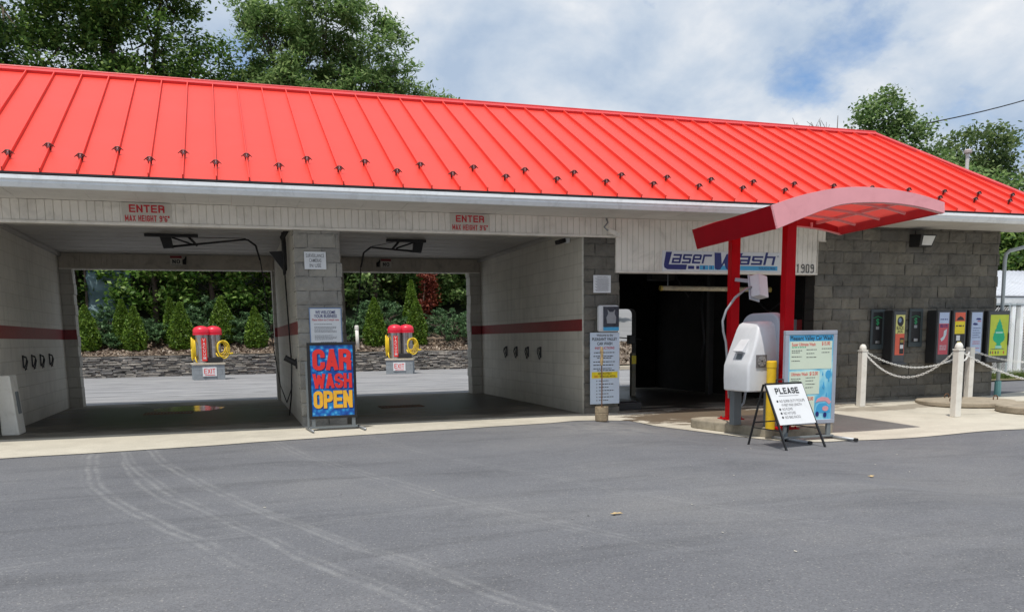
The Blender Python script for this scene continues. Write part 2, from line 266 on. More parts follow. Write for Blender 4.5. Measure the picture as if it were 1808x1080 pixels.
M_signc = mat('sign_cream', (.60, .57, .50), .5, var=.04, dirt=(.4, .36, .3), dirt_amt=.35)
M_signb = mat('sign_bluewhite', (.58, .68, .80), .4, var=.03)
M_tred = mat('letter_red', (.55, .02, .03), .5, var=.05); M_tblack = mat('letter_black', (.02, .02, .022), .5); M_tgrey = mat('letter_grey', (.16, .16, .17), .5)
M_tnavy = mat('letter_navy', (.012, .02, .16), .4); M_sky = mat('print_light_blue', (.06, .38, .68), .4, var=.04); M_tyel = mat('print_yellow', (.85, .68, .02), .4)
M_orange = mat('print_orange', (.85, .45, .03), .4); M_tbright = mat('print_bright_red', (.72, .03, .025), .4)
M_green = mat('print_green', (.01, .45, .22), .4); M_lime = mat('print_lime', (.55, .65, .06), .4); M_coral = mat('print_coral', (.75, .13, .07), .45, var=.1)
M_pinkred = mat('print_pink_red', (.55, .09, .12), .45, var=.1); M_pale = mat('print_pale_blue', (.45, .55, .75), .45, var=.1); M_cream = mat('print_cream', (.70, .78, .62), .45, var=.04)
M_rust = mat('rusty_iron', (.14, .07, .035), .8, var=.4, vs=20, bump=.3)
M_bucket = mat('bucket_concrete', (.33, .26, .17), .9, var=.35, vs=9, bump=.5, dirt=(.1, .07, .04), dirt_amt=.6)
M_cmu = mat('vacuum_block_grey', (.25, .28, .30), .8, var=.15, vs=5, bump=.4, bs=40)
M_cap = mat('cap_concrete', (.50, .45, .36), .85, var=.1, bump=.3)
M_bark = mat('bark', (.085, .065, .05), .9, var=.3, vs=6, bump=.8, bs=20)
M_mulch = mat('mulch_ground', (.20, .15, .11), .95, var=.5, vs=3.5, bump=.9, bs=25, dirt=(.06, .045, .035), dirt_amt=.7)
M_stone = mat('ledge_stone', (.42, .40, .37), .9, var=.4, vs=2.0, bump=.8, bs=20, dirt=(.06, .06, .055), dirt_amt=.5)
M_leaf = leaf_mat('leaf_broad', (.07, .15, .04), (.21, .34, .10), (.44, .58, .23), trans=.5)
M_leafd = leaf_mat('leaf_dark', (.035, .09, .02), (.13, .245, .05), (.34, .48, .12), trans=.48)
M_leafl = leaf_mat('leaf_bright', (.05, .13, .02), (.16, .32, .05), (.42, .60, .16), trans=.5)
M_arb = leaf_mat('arborvitae_green', (.05, .11, .01), (.13, .25, .025), (.30, .46, .06), trans=.3)
M_jun = leaf_mat('juniper_green', (.035, .09, .035), (.10, .21, .085), (.25, .40, .18), trans=.3)
M_redl = leaf_mat('leaf_rust_red', (.12, .02, .012), (.22, .04, .02), (.32, .08, .04), trans=.35)
M_grass = leaf_mat('grass_blades', (.05, .09, .015), (.13, .2, .04), (.26, .30, .09), trans=.3)
M_hill = mat('hill_soil', (.035, .045, .02), .95, var=.5, vs=1.5, bump=.5)
M_tube = mat('tube_yellowed', (.62, .55, .38), .5, var=.25, vs=9, dirt=(.35, .22, .05), dirt_amt=.7)
M_glass = mat('lens_grey', (.34, .36, .37), .25, var=.1)
M_teal = mat('teal_boot', (.16, .38, .38), .5); M_pipe = mat('downspout_grey', (.42, .48, .51), .45, var=.08)
M_tin = mat('shed_tin', (.62, .64, .68), .45, metal=.2, var=.06, vs=1.5, dirt=(.4, .4, .4), dirt_amt=.3)
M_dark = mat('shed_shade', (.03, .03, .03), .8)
per_island(M_stone, (.38, .39, .42), (1, .96, .90))
def trans_red():
    m = bpy.data.materials.new('canopy_translucent_red'); m.use_nodes = True; nt = m.node_tree; b = nt.nodes['Principled BSDF']
    b.inputs['Base Color'].default_value = (.75, .07, .06, 1); b.inputs['Roughness'].default_value = .5
    t = N(nt, 'ShaderNodeBsdfTranslucent'); t.inputs[0].default_value = (.62, .075, .06, 1)
    ms = N(nt, 'ShaderNodeMixShader'); ms.inputs[0].default_value = .42
    nt.links.new(b.outputs[0], ms.inputs[1]); nt.links.new(t.outputs[0], ms.inputs[2]); nt.links.new(ms.outputs[0], nt.nodes['Material Output'].inputs[0]); return m
M_trans = trans_red()
def bubbles_mat():
    m = mat('print_water_blue', (.02, .25, .60), .4, var=0); nt = m.node_tree; b = nt.nodes['Principled BSDF']
    o = N(nt, 'ShaderNodeTexCoord').outputs['Object']
    v = N(nt, 'ShaderNodeTexVoronoi', i_Scale=16); nt.links.new(o, v.inputs['Vector']); n = N(nt, 'ShaderNodeTexNoise', i_Scale=4, i_Detail=4); nt.links.new(o, n.inputs['Vector'])
    a = N(nt, 'ShaderNodeMath', operation='MULTIPLY'); nt.links.new(v.outputs['Distance'], a.inputs[0]); nt.links.new(n.outputs[0], a.inputs[1])
    r = ramp(nt, [(.0, (.35, .70, .88)), (.12, (.02, .30, .66)), (.3, (.005, .10, .42)), (.5, (.003, .05, .28))]); nt.links.new(a.outputs[0], r.inputs[0]); nt.links.new(r.outputs[0], b.inputs['Base Color']); return m
M_bub = bubbles_mat()
def menu_bg():
    m = mat('print_menu_water', (.3, .7, .85), .4, var=0); nt = m.node_tree; b = nt.nodes['Principled BSDF']
    o = N(nt, 'ShaderNodeTexCoord').outputs['Object']; n = N(nt, 'ShaderNodeTexNoise', i_Scale=3, i_Detail=3, i_Distortion=1); nt.links.new(o, n.inputs['Vector'])
    r = ramp(nt, [(.35, (.10, .45, .70)), (.5, (.28, .66, .80)), (.7, (.50, .80, .82))]); nt.links.new(n.outputs[0], r.inputs[0]); nt.links.new(r.outputs[0], b.inputs['Base Color']); return m
M_menu = menu_bg()

# ------------------------------------------------------------------ mesh helpers
class MB:
    def __init__(s): s.v = []; s.f = []
    def add(s, vs, fs):
        k = len(s.v); s.v += [tuple(v) for v in vs]; s.f += [tuple(i+k for i in f) for f in fs]; return s
    def box(s, x0, x1, y0, y1, z0, z1, M=None):
        vs = [Vector((x, y, z)) for z in (z0, z1) for x, y in ((x0, y0), (x1, y0), (x1, y1), (x0, y1))]
        if M: vs = [M @ v for v in vs]
        return s.add(vs, [(3, 2, 1, 0), (4, 5, 6, 7), (0, 1, 5, 4), (1, 2, 6, 5), (2, 3, 7, 6), (3, 0, 4, 7)])
    def beam(s, a, b, w, h=None):   # square bar between points
        a = Vector(a); b = Vector(b); h = h or w; d = b-a; L = d.length; q = d.to_track_quat('Z', 'Y').to_matrix().to_4x4(); q.translation = a
        return s.box(-w/2, w/2, -h/2, h/2, 0, L, q)
    def tube(s, pts, r, n=8, caps=True):
        pts = [Vector(p) for p in pts]; k = len(s.v); rs = r if hasattr(r, '__len__') else [r]*len(pts)
        up = None
        for i, p in enumerate(pts):
            t = (pts[min(i+1, len(pts)-1)]-pts[max(i-1, 0)]).normalized()
            if up is None: up = t.orthogonal().normalized()
            else: up = (up-t*up.dot(t)).normalized()
            bn = t.cross(up)
            for j in range(n):
                a = 2*math.pi*j/n; s.v.append(tuple(p+rs[i]*(math.cos(a)*up+math.sin(a)*bn)))
        for i in range(len(pts)-1):
            for j in range(n):
                s.f.append((k+i*n+j, k+i*n+(j+1) % n, k+(i+1)*n+(j+1) % n, k+(i+1)*n+j))
        if caps: s.f.append(tuple(k+j for j in range(n))[::-1]); s.f.append(tuple(k+(len(pts)-1)*n+j for j in range(n)))
        return s
    def lathe(s, prof, c=(0, 0, 0), n=24, M=None):  # prof (r,z)
        k = len(s.v)
        for r, z in prof:
            for j in range(n):
                a = 2*math.pi*j/n; v = Vector((c[0]+r*math.cos(a), c[1]+r*math.sin(a), c[2]+z)); s.v.append(tuple(M @ v if M else v))
        for i in range(len(prof)-1):
            for j in range(n): s.f.append((k+i*n+j, k+i*n+(j+1) % n, k+(i+1)*n+(j+1) % n, k+(i+1)*n+j))
        s.f.append(tuple(k+j for j in range(n))[::-1]); s.f.append(tuple(k+(len(prof)-1)*n+j for j in range(n)))
        return s
    def prism(s, poly, y0, y1, M=None):   # poly in (x,z), extruded in y
        n = len(poly); vs = [Vector((x, y, z)) for y in (y0, y1) for x, z in poly]
        if M: vs = [M @ v for v in vs]
        return s.add(vs, [tuple(range(n)), tuple(range(2*n-1, n-1, -1))]+[(i, i+n, (i+1) % n+n, (i+1) % n) for i in range(n)])
    def build(s, name, m, parent=None, bevel=0, smooth=False, loc=None):
        me = bpy.data.meshes.new(name); me.from_pydata(s.v, [], s.f); me.update()
        bm = bmesh.new(); bm.from_mesh(me)
        if len(bm.faces) < 60000: bmesh.ops.recalc_face_normals(bm, faces=bm.faces)
        bm.to_mesh(me); bm.free()
        return link(name, me, m, parent, bevel, smooth, loc)
def link(name, me, m, parent=None, bevel=0, smooth=False, loc=None):
    o = bpy.data.objects.new(name, me); COL.objects.link(o); me.materials.append(m)
    if parent: o.parent = parent
    if loc: o.location = loc
    if smooth: me.polygons.foreach_set('use_smooth', [True]*len(me.polygons))
    if bevel:
        b = o.modifiers.new('bevel', 'BEVEL'); b.width = bevel; b.segments = 2; b.limit_method = 'ANGLE'; b.angle_limit = R(40)
    return o
def tag(o, label=None, cat=None, group=None, kind=None):
    if label: o['label'] = label
    if cat: o['category'] = cat
    if group: o['group'] = group
    if kind: o['kind'] = kind
    return o
def thing(name, label, cat, loc=(0, 0, 0), rz=0, group=None):
    o = bpy.data.objects.new(name, None); COL.objects.link(o); o.empty_display_size = .2; o.location = loc; o.rotation_euler = (0, 0, rz)
    return tag(o, label, cat, group)
def copy_tree(o, parent=None):
    c = o.copy(); COL.objects.link(c)
    if parent: c.parent = parent
    for ch in [q for q in bpy.data.objects if q.parent == o]: copy_tree(ch, c)
    return c
def nm(p, amp): return noise.noise_vector(p)*amp

_tc = {}
def text(mb, body, size, x, z, y=-.003, align='CENTER', off=.0, sx=1, shear=0, width=None, M=None):
    """flat lettering in the x-z plane, facing -y; width forces the line to that width"""
    key = (body, off, shear)
    if key not in _tc:
        cu = bpy.data.curves.new('t', 'FONT'); cu.body = body; cu.size = 1; cu.offset = off; cu.shear = shear; cu.resolution_u = 3
        ob = bpy.data.objects.new('t', cu); COL.objects.link(ob); dg = bpy.context.evaluated_depsgraph_get(); dg.update()
        me = bpy.data.meshes.new_from_object(ob.evaluated_get(dg)); vs = [tuple(v.co) for v in me.vertices]; fs = [tuple(p.vertices) for p in me.polygons]
        bpy.data.objects.remove(ob); bpy.data.curves.remove(cu); bpy.data.meshes.remove(me); _tc[key] = (vs, fs)
    vs, fs = _tc[key]
    if not vs: return
    x0 = min(v[0] for v in vs); x1 = max(v[0] for v in vs)
    if width: sx = width/((x1-x0)*size)
    cx = {'CENTER': (x0+x1)/2, 'LEFT': x0, 'RIGHT': x1}[align]
    out = [Vector((x+(v[0]-cx)*size*sx, y, z+v[1]*size)) for v in vs]
    if M: out = [M @ v for v in out]
    mb.add(out, fs)
def _arc(cx, cy, rx, ry, a0, a1, n=5): return [(cx+rx*math.cos(R(a0+(a1-a0)*i/n)), cy+ry*math.sin(R(a0+(a1-a0)*i/n))) for i in range(n+1)]
def glyph(ch, t, w):
    h = t/2; L_, R_, B_, T_ = h, w-h, h, 1-h; m = .5; rx = (R_-L_)/2; ry = .16
    return {
     'a': [[(L_+.04, T_), (R_, T_), (R_, B_)], [(R_, m-.02), (L_, m-.02), (L_, B_), (R_, B_)]], 's': [[(R_, T_), (L_, T_), (L_, m), (R_, m), (R_, B_), (L_, B_)]],
     'e': [[(R_-.03, B_), (L_, B_), (L_, T_), (R_, T_), (R_, m), (L_, m)]], 'r': [[(L_, B_), (L_, T_), (R_, T_)]], 'h': [[(L_, B_), (L_, T_+.42)], [(L_, T_), (R_, T_), (R_, B_)]],
     'E': [[(R_, T_), (L_, T_), (L_, B_), (R_, B_)], [(L_, m), (R_-.04, m)]], 'N': [[(L_, B_), (L_, T_)], [(L_+.02, T_), (R_-.02, B_)], [(R_, B_), (R_, T_)]],
     'T': [[(L_, T_), (R_, T_)], [(w/2, T_), (w/2, B_)]], 'I': [[(w/2, B_), (w/2, T_)]], 'H': [[(L_, B_), (L_, T_)], [(R_, B_), (R_, T_)], [(L_, m), (R_, m)]],
     'L': [[(L_, T_), (L_, B_), (R_, B_)]], 'X': [[(L_, T_), (R_, B_)], [(L_, B_), (R_, T_)]], 'V': [[(L_, T_), (w/2, B_), (R_, T_)]], 'M': [[(L_, B_), (L_, T_), (w/2, .3), (R_, T_), (R_, B_)]],
     'W': [[(L_, T_), (L_+(w-t)*.22, B_), (w/2, .8), (R_-(w-t)*.22, B_), (R_, T_)]], 'A': [[(L_, B_), (w/2-.01, T_), (w/2+.01, T_), (R_, B_)], [(L_+.08, .28), (R_-.08, .28)]],
     'O': [_arc(w/2, T_-ry, rx, ry, 90, 180)+_arc(w/2, B_+ry, rx, ry, 180, 360, 8)+_arc(w/2, T_-ry, rx, ry, 0, 90)],
     'U': [[(L_, T_)]+_arc(w/2, B_+ry, rx, ry, 180, 360, 8)+[(R_, T_)]],
     'C': [[(R_, .64)]+_arc(w/2, T_-ry, rx, ry, 0, 180, 8)+_arc(w/2, B_+ry, rx, ry, 180, 360, 8)+[(R_, .36)]],
     'G': [[(R_, .66)]+_arc(w/2, T_-ry, rx, ry, 0, 180, 8)+_arc(w/2, B_+ry, rx, ry, 180, 360, 8)+[(R_, .45), (w/2, .45)]],
     'S': [[(R_, .70)]+_arc(w/2, T_-ry, rx, ry, 0, 180, 8)+[(L_, .60), (R_, .42)]+_arc(w/2, B_+ry, rx, ry, 360, 180, 8)+[(L_, .30)]],
     'P': [[(L_, B_), (L_, T_)], [(L_, T_), (w/2, T_)]+_arc(w/2, T_-.13, rx, .13, 90, 0)+_arc(w/2, .56, rx, .10, 0, -90)+[(L_, .46)]],
     'R': [[(L_, B_), (L_, T_)], [(L_, T_), (w/2, T_)]+_arc(w/2, T_-.13, rx, .13, 90, 0)+_arc(w/2, .60, rx, .10, 0, -90)+[(L_, .50)], [(w/2+.02, .48), (R_, .38), (R_, B_)]],
     '9': [_arc(w/2, T_-.21, rx, .21, 0, 360, 12), [(R_, T_-.21), (R_, B_+.14), (w/2, B_), (L_, B_+.05)]], '6': [_arc(w/2, B_+.21, rx, .21, 0, 360, 12), [(L_, B_+.21), (L_, T_-.14), (w/2, T_), (R_, T_-.05)]],
     "'": [[(w/2, T_), (w/2, .74)]], '"': [[(L_, T_), (L_, .74)], [(R_, T_), (R_, .74)]],
     '1': [[(w*.25, T_-.12), (w/2, T_), (w/2, B_)]], '0': [_arc(w/2, T_-ry, rx, ry, 90, 180)+_arc(w/2, B_+ry, rx, ry, 180, 360, 8)+_arc(w/2, T_-ry, rx, ry, 0, 90)]}.get(ch, [])
def block(mb, body, x, z, width, h, t=.2, y=-.003, M=None, gap=.07, gw=.56, shear=0):
    """heavy condensed lettering, centred on x, standing on z"""
    ws = [({'I': t+.0, "'": t, '"': t*1.9, ' ': .26, 'W': gw*1.45, 'M': gw*1.25}.get(c, gw)) for c in body]
    tot = sum(ws)+gap*(len(ws)-1); k = width/tot; cx_ = x-width/2; q = 0
    for c, w in zip(body, ws):
        for st in glyph(c, t, w):
            for i in range(len(st)-1):
                (ax, ay), (bx_, by) = st[i], st[i+1]; d = math.hypot(bx_-ax, by-ay)
                if d < 1e-6: continue
                ux, uy = (bx_-ax)/d, (by-ay)/d; e = t/2 if len(st) <= 5 or i in (0, len(st)-2) else t*.12
                e0_ = t/2 if (len(st) <= 5 or i == 0) else e; e1_ = t/2 if (len(st) <= 5 or i == len(st)-2) else e
                if len(st) > 6: e0_ = e1_ = t*.18
                P_ = [(ax-ux*e0_-uy*t/2, ay-uy*e0_+ux*t/2), (ax-ux*e0_+uy*t/2, ay-uy*e0_-ux*t/2), (bx_+ux*e1_+uy*t/2, by+uy*e1_-ux*t/2), (bx_+ux*e1_-uy*t/2, by+uy*e1_+ux*t/2)]
                P_ = [(px, min(1 if c != 'h' else 1.42, max(0, py))) for px, py in P_]
                q += 1; V_ = [Vector((cx_+px*k+shear*py*h, y-.00002*q, z+py*h)) for px, py in P_]; mb.add([M @ v if M else v for v in V_], [(0, 1, 2, 3)])
        cx_ += (w+gap)*k
def greek(mb, x0, x1, z, h, y=-.003, rs=None, M=None):
    """a line of print too small to read: short dark dashes"""
    rs = rs or random.Random(int(z*1e4)+int(x0*1e4)); x = x0
    while x < x1:
        w = min(rs.uniform(1.2, 4.5)*h, x1-x)
        mb.box(x, x+w, y, y+.001, z, z+h, M); x += w+h*.8

# ------------------------------------------------------------------ ground
def sm(t): t = max(0, min(1, t)); return t*t*(3-2*t)
def gz(x, y):
    if y > .4: return 0.0
    a = sm((x-4.9)/1.6)*sm((-y+.25)/1.6)
    return -.12*a + .055*a*sm((x-8.4)/1.8)
def gridmesh(xs, ys, zf):
    mb = MB(); nx, ny = len(xs), len(ys)
    mb.v = [(x, y, zf(x, y)) for y in ys for x in xs]
    mb.f = [(j*nx+i, j*nx+i+1, (j+1)*nx+i+1, (j+1)*nx+i) for j in range(ny-1) for i in range(nx-1)]
    return mb
def hillz(x, y):
    # bank behind the rear yard; on the right it gives way to a rising side road
    zl = 0 if y < 22.95 else (.78+(y-22.95)*.13 if y < 24.8 else 1.02+(y-24.8)*.36)
    zr = 0 if y < 17.2 else (.14+(y-17.2)*.11 if y < 24 else .9+(y-24)*.13)
    t = sm((x-12.5)/2.5); z = zl*(1-t)+zr*t
    far = sm((x-30)/15); z = z*(1-far)+far*max(0, (y-20))*.05
    return min(z, 9)
xs = sorted(set([-400, -200, -100, -60, -40]+[i*2 for i in range(-14, 3)]+[4+i*.25 for i in range(0, 45)]+[16+i*2 for i in range(0, 12)]+[50, 70, 100, 200, 400]))
ys = sorted(set([-200, -80, -40, -20, -15, -12, -10, -8, -7]+[-6+i*.2 for i in range(0, 33)]+[1, 3, 6, 10, 16, 22, 30, 60, 120, 250, 500]))
g = gridmesh(xs, ys, gz).build('ground', M_asph); tag(g, 'worn grey asphalt forecourt with pale curved tyre tracks', None, None, 'structure')
# concrete apron
FE = [(-9, -2.75), (-2.6, -2.17), (-.8, -2.0), (1.6, -1.56), (4.6, -1.2), (5.6, -.85), (6.15, -.75), (6.45, -1.9), (6.75, -3.3), (6.95, -3.75), (7.3, -4.02), (8.0, -4.1), (10.5, -4.35), (13, -4.75), (22, -6.2)]
BE = [(-9, .02), (14.72, .02), (14.76, .02), (15.4, .3), (16.3, .55), (22, .9)]
def interp(T, x):
    for (a, b), (c, d) in zip(T, T[1:]):
        if a <= x <= c: return b+(d-b)*(x-a)/(c-a)
    return T[-1][1]
mb = MB(); cx = [-9+i*.1 for i in range(0, 311)]; nr = 22
for x in cx:
    a, b = interp(FE, x)+.03*noise.noise((x*1.5, 0, 0)), interp(BE, x)
    for j in range(nr):
        y = a+(b-a)*j/(nr-1); mb.v.append((x, y, gz(x, y)+.008))
for i in range(len(cx)-1):
    for j in range(nr-1): mb.f.append((i*nr+j, (i+1)*nr+j, (i+1)*nr+j+1, i*nr+j+1))
tag(mb.build('pavement', M_conc), 'pale concrete apron along the front of the wash bays', None, None, 'structure')
mb = MB(); mb.box(-3.5, 14.6, .02, 6.55, -.1, .012)
pd = MB(); pts_ = []
for k in range(40):
    a = 2*math.pi*k/40; rr = 1+.28*noise.noise((math.cos(a)*1.6, math.sin(a)*1.6, 4)); pts_.append((-.95+.62*rr*math.cos(a), 4.55+.85*rr*math.sin(a), .0145))
pd.add(pts_, [tuple(range(40))]); po_ = pd.build('water', mat('puddle_water', (.05, .055, .055), .12, var=.3, vs=2, bump=.12, bs=6, spec=.6)); tag(po_, 'shallow puddle on the floor of the left bay', None, None, 'structure')
tag(mb.build('bay_floor', M_floor), 'dark wet concrete floor inside the wash bays', None, None, 'structure')
# hill behind
hx = [-80, -60, -45, -35, -28]+[-24+i for i in range(0, 42)]+[18+i*2 for i in range(0, 12)]+[45, 60, 90, 140]
hy = [17.0, 17.2, 18.5, 20, 21.5, 22.93, 22.96, 23.8, 24.8]+[26+i for i in range(0, 14)]+[44, 50, 60, 80, 120]
def hz2(x, y):
    z = hillz(x, y); return z+.02+(.05*noise.noise((x*.9, y*.9, 3)) if z > .3 else -.06 if z < .01 else 0)
mb = gridmesh(hx, hy, hz2)
hl = mb.build('hill', M_hill, smooth=True); tag(hl, 'wooded bank rising behind the rear yard', None, None, 'structure')
# mulch bed sheet on top of bank
mb = gridmesh([-24+i*.25 for i in range(0, 150)], [22.98+i*.2 for i in range(0, 18)], lambda x, y: hillz(x, y)+.045+.035*noise.noise((x*4, y*4, 0)))
tag(mb.build('mulch_bed', M_mulch, smooth=True), 'mulched planting bed above the stone wall', None, None, 'structure')
# side road rising on the right + verge
mb = gridmesh([13.5+i*.75 for i in range(0, 24)], [24.6+i*1.5 for i in range(0, 22)], lambda x, y: max(hillz(x, y), 0)+.10)
tag(mb.build('road', mat('road_pale', (.24, .24, .245), .9, var=.1, vs=.6, fine=.2)), 'pale side road climbing beyond the yard', None, None, 'structure')
mb = gridmesh([12.6+i*.4 for i in range(0, 45)], [17.25+i*.35 for i in range(0, 22)], lambda x, y: hillz(x, y)+.06+.03*noise.noise((x*4, y*4, 0)))
tag(mb.build('mulch_verge', M_mulch, smooth=True), 'mulched verge between rear yard and side road', None, None, 'structure')
mb = MB(); mb.box(11.5, 32, 16.95, 17.2, 0, .16)
tag(mb.build('kerb', M_cap, bevel=.02), 'pale concrete kerb of the rear yard', None, None, 'structure')

# ------------------------------------------------------------------ building
B = thing('car_wash_building', 'low red-roofed car wash building with two open bays and a dark block end', 'building')
def rough_block(mb, x0, x1, y0, y1, z0, z1, faces='f', step=.035, amp=.011, push=0.0):
    sd = random.random()*50
    def disp(p, edge):
        q = Vector((p[0]*9+sd, p[1]*9, p[2]*9)); v = noise.noise_vector(q)*amp+noise.noise_vector(q*2.7)*amp*.55
        return Vector(p)+v*edge
    def grid(o, u, v, lu, lv, out):
        nu = max(1, round(lu/step)); nv = max(1, round(lv/step)); k = len(mb.v)
        for j in range(nv+1):
            for i in range(nu+1):
                e = min(i, nu-i, j, nv-j); p = Vector(o)+Vector(u)*(lu*i/nu)+Vector(v)*(lv*j/nv)
                p = disp(p, 1 if e > 0 else .45)+Vector(out)*((.012+push) if e > 0 else 0)
                mb.v.append(tuple(p))
        for j in range(nv):
            for i in range(nu): a = k+j*(nu+1)+i; mb.f.append((a, a+1, a+nu+2, a+nu+1))
    if 'f' in faces: grid((x0, y0, z0), (1, 0, 0), (0, 0, 1), x1-x0, z1-z0, (0, -1, 0))
    if 'l' in faces: grid((x0, y0, z0), (0, 1, 0), (0, 0, 1), y1-y0, z1-z0, (-1, 0, 0))
    if 'r' in faces: grid((x1, y0, z0), (0, 1, 0), (0, 0, 1), y1-y0, z1-z0, (1, 0, 0))
    if 't' in faces: grid((x0, y0, z1), (1, 0, 0), (0, 1, 0), x1-x0, y1-y0, (0, 0, 0))
    if 'b' in faces: grid((x0, y0, z0), (1, 0, 0), (0, 1, 0), x1-x0, y1-y0, (0, 0, 0))
CH = .2107
def block_wall(name, x0, x1, y0, y1, z0, z1, m, mm, faces, parent, label=None, amp=.017):
    mb = MB(); rows = math.ceil((z1-z0)/CH-.02)
    for r in range(rows):
        za = z0+r*CH; zb = min(za+CH, z1)-.006; xo = x0-(.205 if r % 2 else 0); x = xo
        while x < x1-.02:
            a, b = max(x, x0), min(x+.41, x1)
            if b-a > .03:
                jl = random.uniform(-.02, .012) if 'l' in faces and a == x0 else 0; jr = random.uniform(-.012, .02) if 'r' in faces and b == x1 else 0
                fc = 'ftb'+('l' if 'l' in faces and a == x0 else '')+('r' if 'r' in faces and b == x1 else '')
                rough_block(mb, a+.003+jl, b-.003+jr, y0+random.uniform(-.006, .006), y1, za, zb, fc, amp=amp)
            x += .41
    o = mb.build(name, m, parent); tag(o, label)
    c = MB(); c.box(x0+.016, x1-.016, y0+.012, y1-.004, z0, z1-.001); c.build('mortar', mm, o)
    return o
TOP = 3.25
block_wall('pier', -4.4, -3.26, 0, .45, -.05, 2.95, M_split2, M_mortar2, 'fr', B, 'rough grey block pier at the far left end')
block_wall('pier', .945, 1.63, 0, .40, -.05, 2.95, M_split2, M_mortar2, 'fr', B, 'rough pale grey block pier between the two open bays')
block_wall('pier', 5.635, 6.28, 0, .40, -.10, 2.95, M_split, M_mortar, 'fr', B, 'rough dark block pier left of the dark bay')
block_wall('wall', 10.25, 14.62, 0, .30, -.14, 3.27, M_split, M_mortar, 'fr', B, 'dark split-faced block wall on the right')
def part(name, m, *boxes, bevel=0, label=None, par=None):
    mb = MB()
    for b in boxes: mb.box(*b)
    return tag(mb.build(name, m, par or B, bevel=bevel), label)
L = 6.16
part('wall', M_paint, (-3.46, -3.258, .02, L+.3, 0, 3.14), label='white painted block wall of the left bay')
part('wall', M_paint, (.955, 1.58, .035, L+.3, 0, 3.14), label='white painted dividing wall between the bays')
part('wall', M_paint, (5.617, 5.80, .02, L+.3, 0, 3.14), label='white painted right wall of the middle bay')
for a, b in ((-3.257, -3.02), (.89, .954), (1.581, 2.45), (5.36, 5.616)):
    mbs = MB()
    r = 0
    while r*CH < 2.84:
        j = random.uniform(-.012, .012); mbs.box(a-(j if a > 0 and a not in (1.581, .89) else 0), b+(j if b in (-3.02, 2.45) else 0), L-.05+.001*r, L+.3, r*CH, min((r+1)*CH, 2.84)-.003); r += 1
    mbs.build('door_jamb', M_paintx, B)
SZ0, SZ1 = 1.405, 1.602
part('red_stripe', M_stripe, (-3.2575, -3.253, .03, L-.05, SZ0, SZ1)); part('red_stripe', M_stripe, (.949, .9545, .04, L-.05, SZ0, SZ1)); part('red_stripe', M_stripe, (5.611, 5.6165, .03, L-.05, SZ0, SZ1))
part('red_stripe', M_stripe, (-3.25, -3.022, L-.058, L-.051, SZ0, SZ1)); part('red_stripe', M_stripe, (.895, .948, L-.058, L-.051, SZ0, SZ1)); part('red_stripe', M_stripe, (5.375, 5.609, L-.058, L-.051, SZ0, SZ1))
# dark laser bay
part('wall', M_gloom_wall, (5.82, 6.27, .42, 6.45, 0, 3.1), label='near-black left wall of the dark bay, shade put into its colour')
part('wall', M_gloom_wall, (10.24, 10.5, .31, 6.45, 0, 3.1), label='near-black right wall of the dark bay, shade put into its colour')
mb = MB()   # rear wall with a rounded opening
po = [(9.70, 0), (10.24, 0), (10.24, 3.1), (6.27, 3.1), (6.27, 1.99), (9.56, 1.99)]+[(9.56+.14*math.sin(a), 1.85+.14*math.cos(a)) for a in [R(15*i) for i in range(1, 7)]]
mb.prism(po, L, L+.25); tag(mb.build('wall', M_gloom_wall, B), 'near-black rear wall of the dark bay with its exit opening, shade put into its colour')
part('red_stripe', M_stripe, (10.232, 10.2385, .32, 2.0, 1.36, 1.57)); 
part('ceiling', M_gloom_wall, (6.28, 10.24, .2, L, 3.0, 3.09), label='near-black ceiling of the dark bay, shade put into its colour')
mb = MB()   # panelled ceiling with shallow laps
for x0, x1 in ((-3.255, .953), (1.585, 5.61)):
    y = .07; k = 0
    while y < L: mb.box(x0, x1, y, min(y+.298, L), 3.135+.004*(k % 2), 3.2); y += .3; k += 1
mb.build('ceiling', M_ceil, B)
part('ceiling_trim', M_ceil, (-3.257, -3.19, .1, L, 3.07, 3.13)); part('ceiling_trim', M_ceil, (5.55, 5.615, .1, L, 3.07, 3.13))
def siding(name, x0, x1, y, z0, z1, m, parent, w=.1035, d=.012, label=None, th=.05):
    mb = MB(); x = x0
    while x < x1-.005:
        b = min(x+w, x1); mb.box(x+.0035, b-.0035, y+random.uniform(0, .002), y+th, z0, z1); x = b
    mb.box(x0+.001, x1-.001, y+.013, y+th-.004, z0+.001, z1-.001)
    return tag(mb.build(name, m, parent, bevel=.003), label)
siding('siding', -4.6, 6.2, -.035, 2.985, 3.262, M_siding, B, label='cream ribbed siding above the open bays')
part('siding_trim', M_siding, (-4.6, 6.2, -.05, .0, 2.945, 2.982), bevel=.004)
part('beam', M_ceil, (-4.6, 6.2, .016, .2, 2.952, 3.2))
siding('siding', 6.205, 10.25, -.045, 2.405, 3.262, M_siding, B, label='cream ribbed siding over the dark bay')
part('siding_trim', M_siding, (6.2, 10.262, -.055, .14, 2.370, 2.402), (10.252, 10.262, -.055, -.02, 2.403, 2.965), (10.264, 10.43, -.055, -.02, 2.966, 2.98), bevel=.002)
siding('siding', 10.255, 10.425, -.045, 2.981, 3.262, M_siding, B, label='short cream siding end piece')
part('lintel', M_gloom_wall, (6.285, 10.24, .02, .19, 2.41, 3.0))
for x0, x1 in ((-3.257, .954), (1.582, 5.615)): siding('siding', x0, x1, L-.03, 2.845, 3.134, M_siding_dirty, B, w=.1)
part('siding_trim', M_siding, (-3.257, .95, L-.04, L+.1, 2.818, 2.842), (1.59, 5.61, L-.04, L+.1, 2.818, 2.842))
part('wall', M_paintx, (-3.46, 10.24, L+.26, L+.29, 3.0, 3.3), (-3.25, .95, L+.05, L+.255, 2.85, 3.13), (1.59, 5.61, L+.05, L+.255, 2.85, 3.13), label='rear lintel wall')
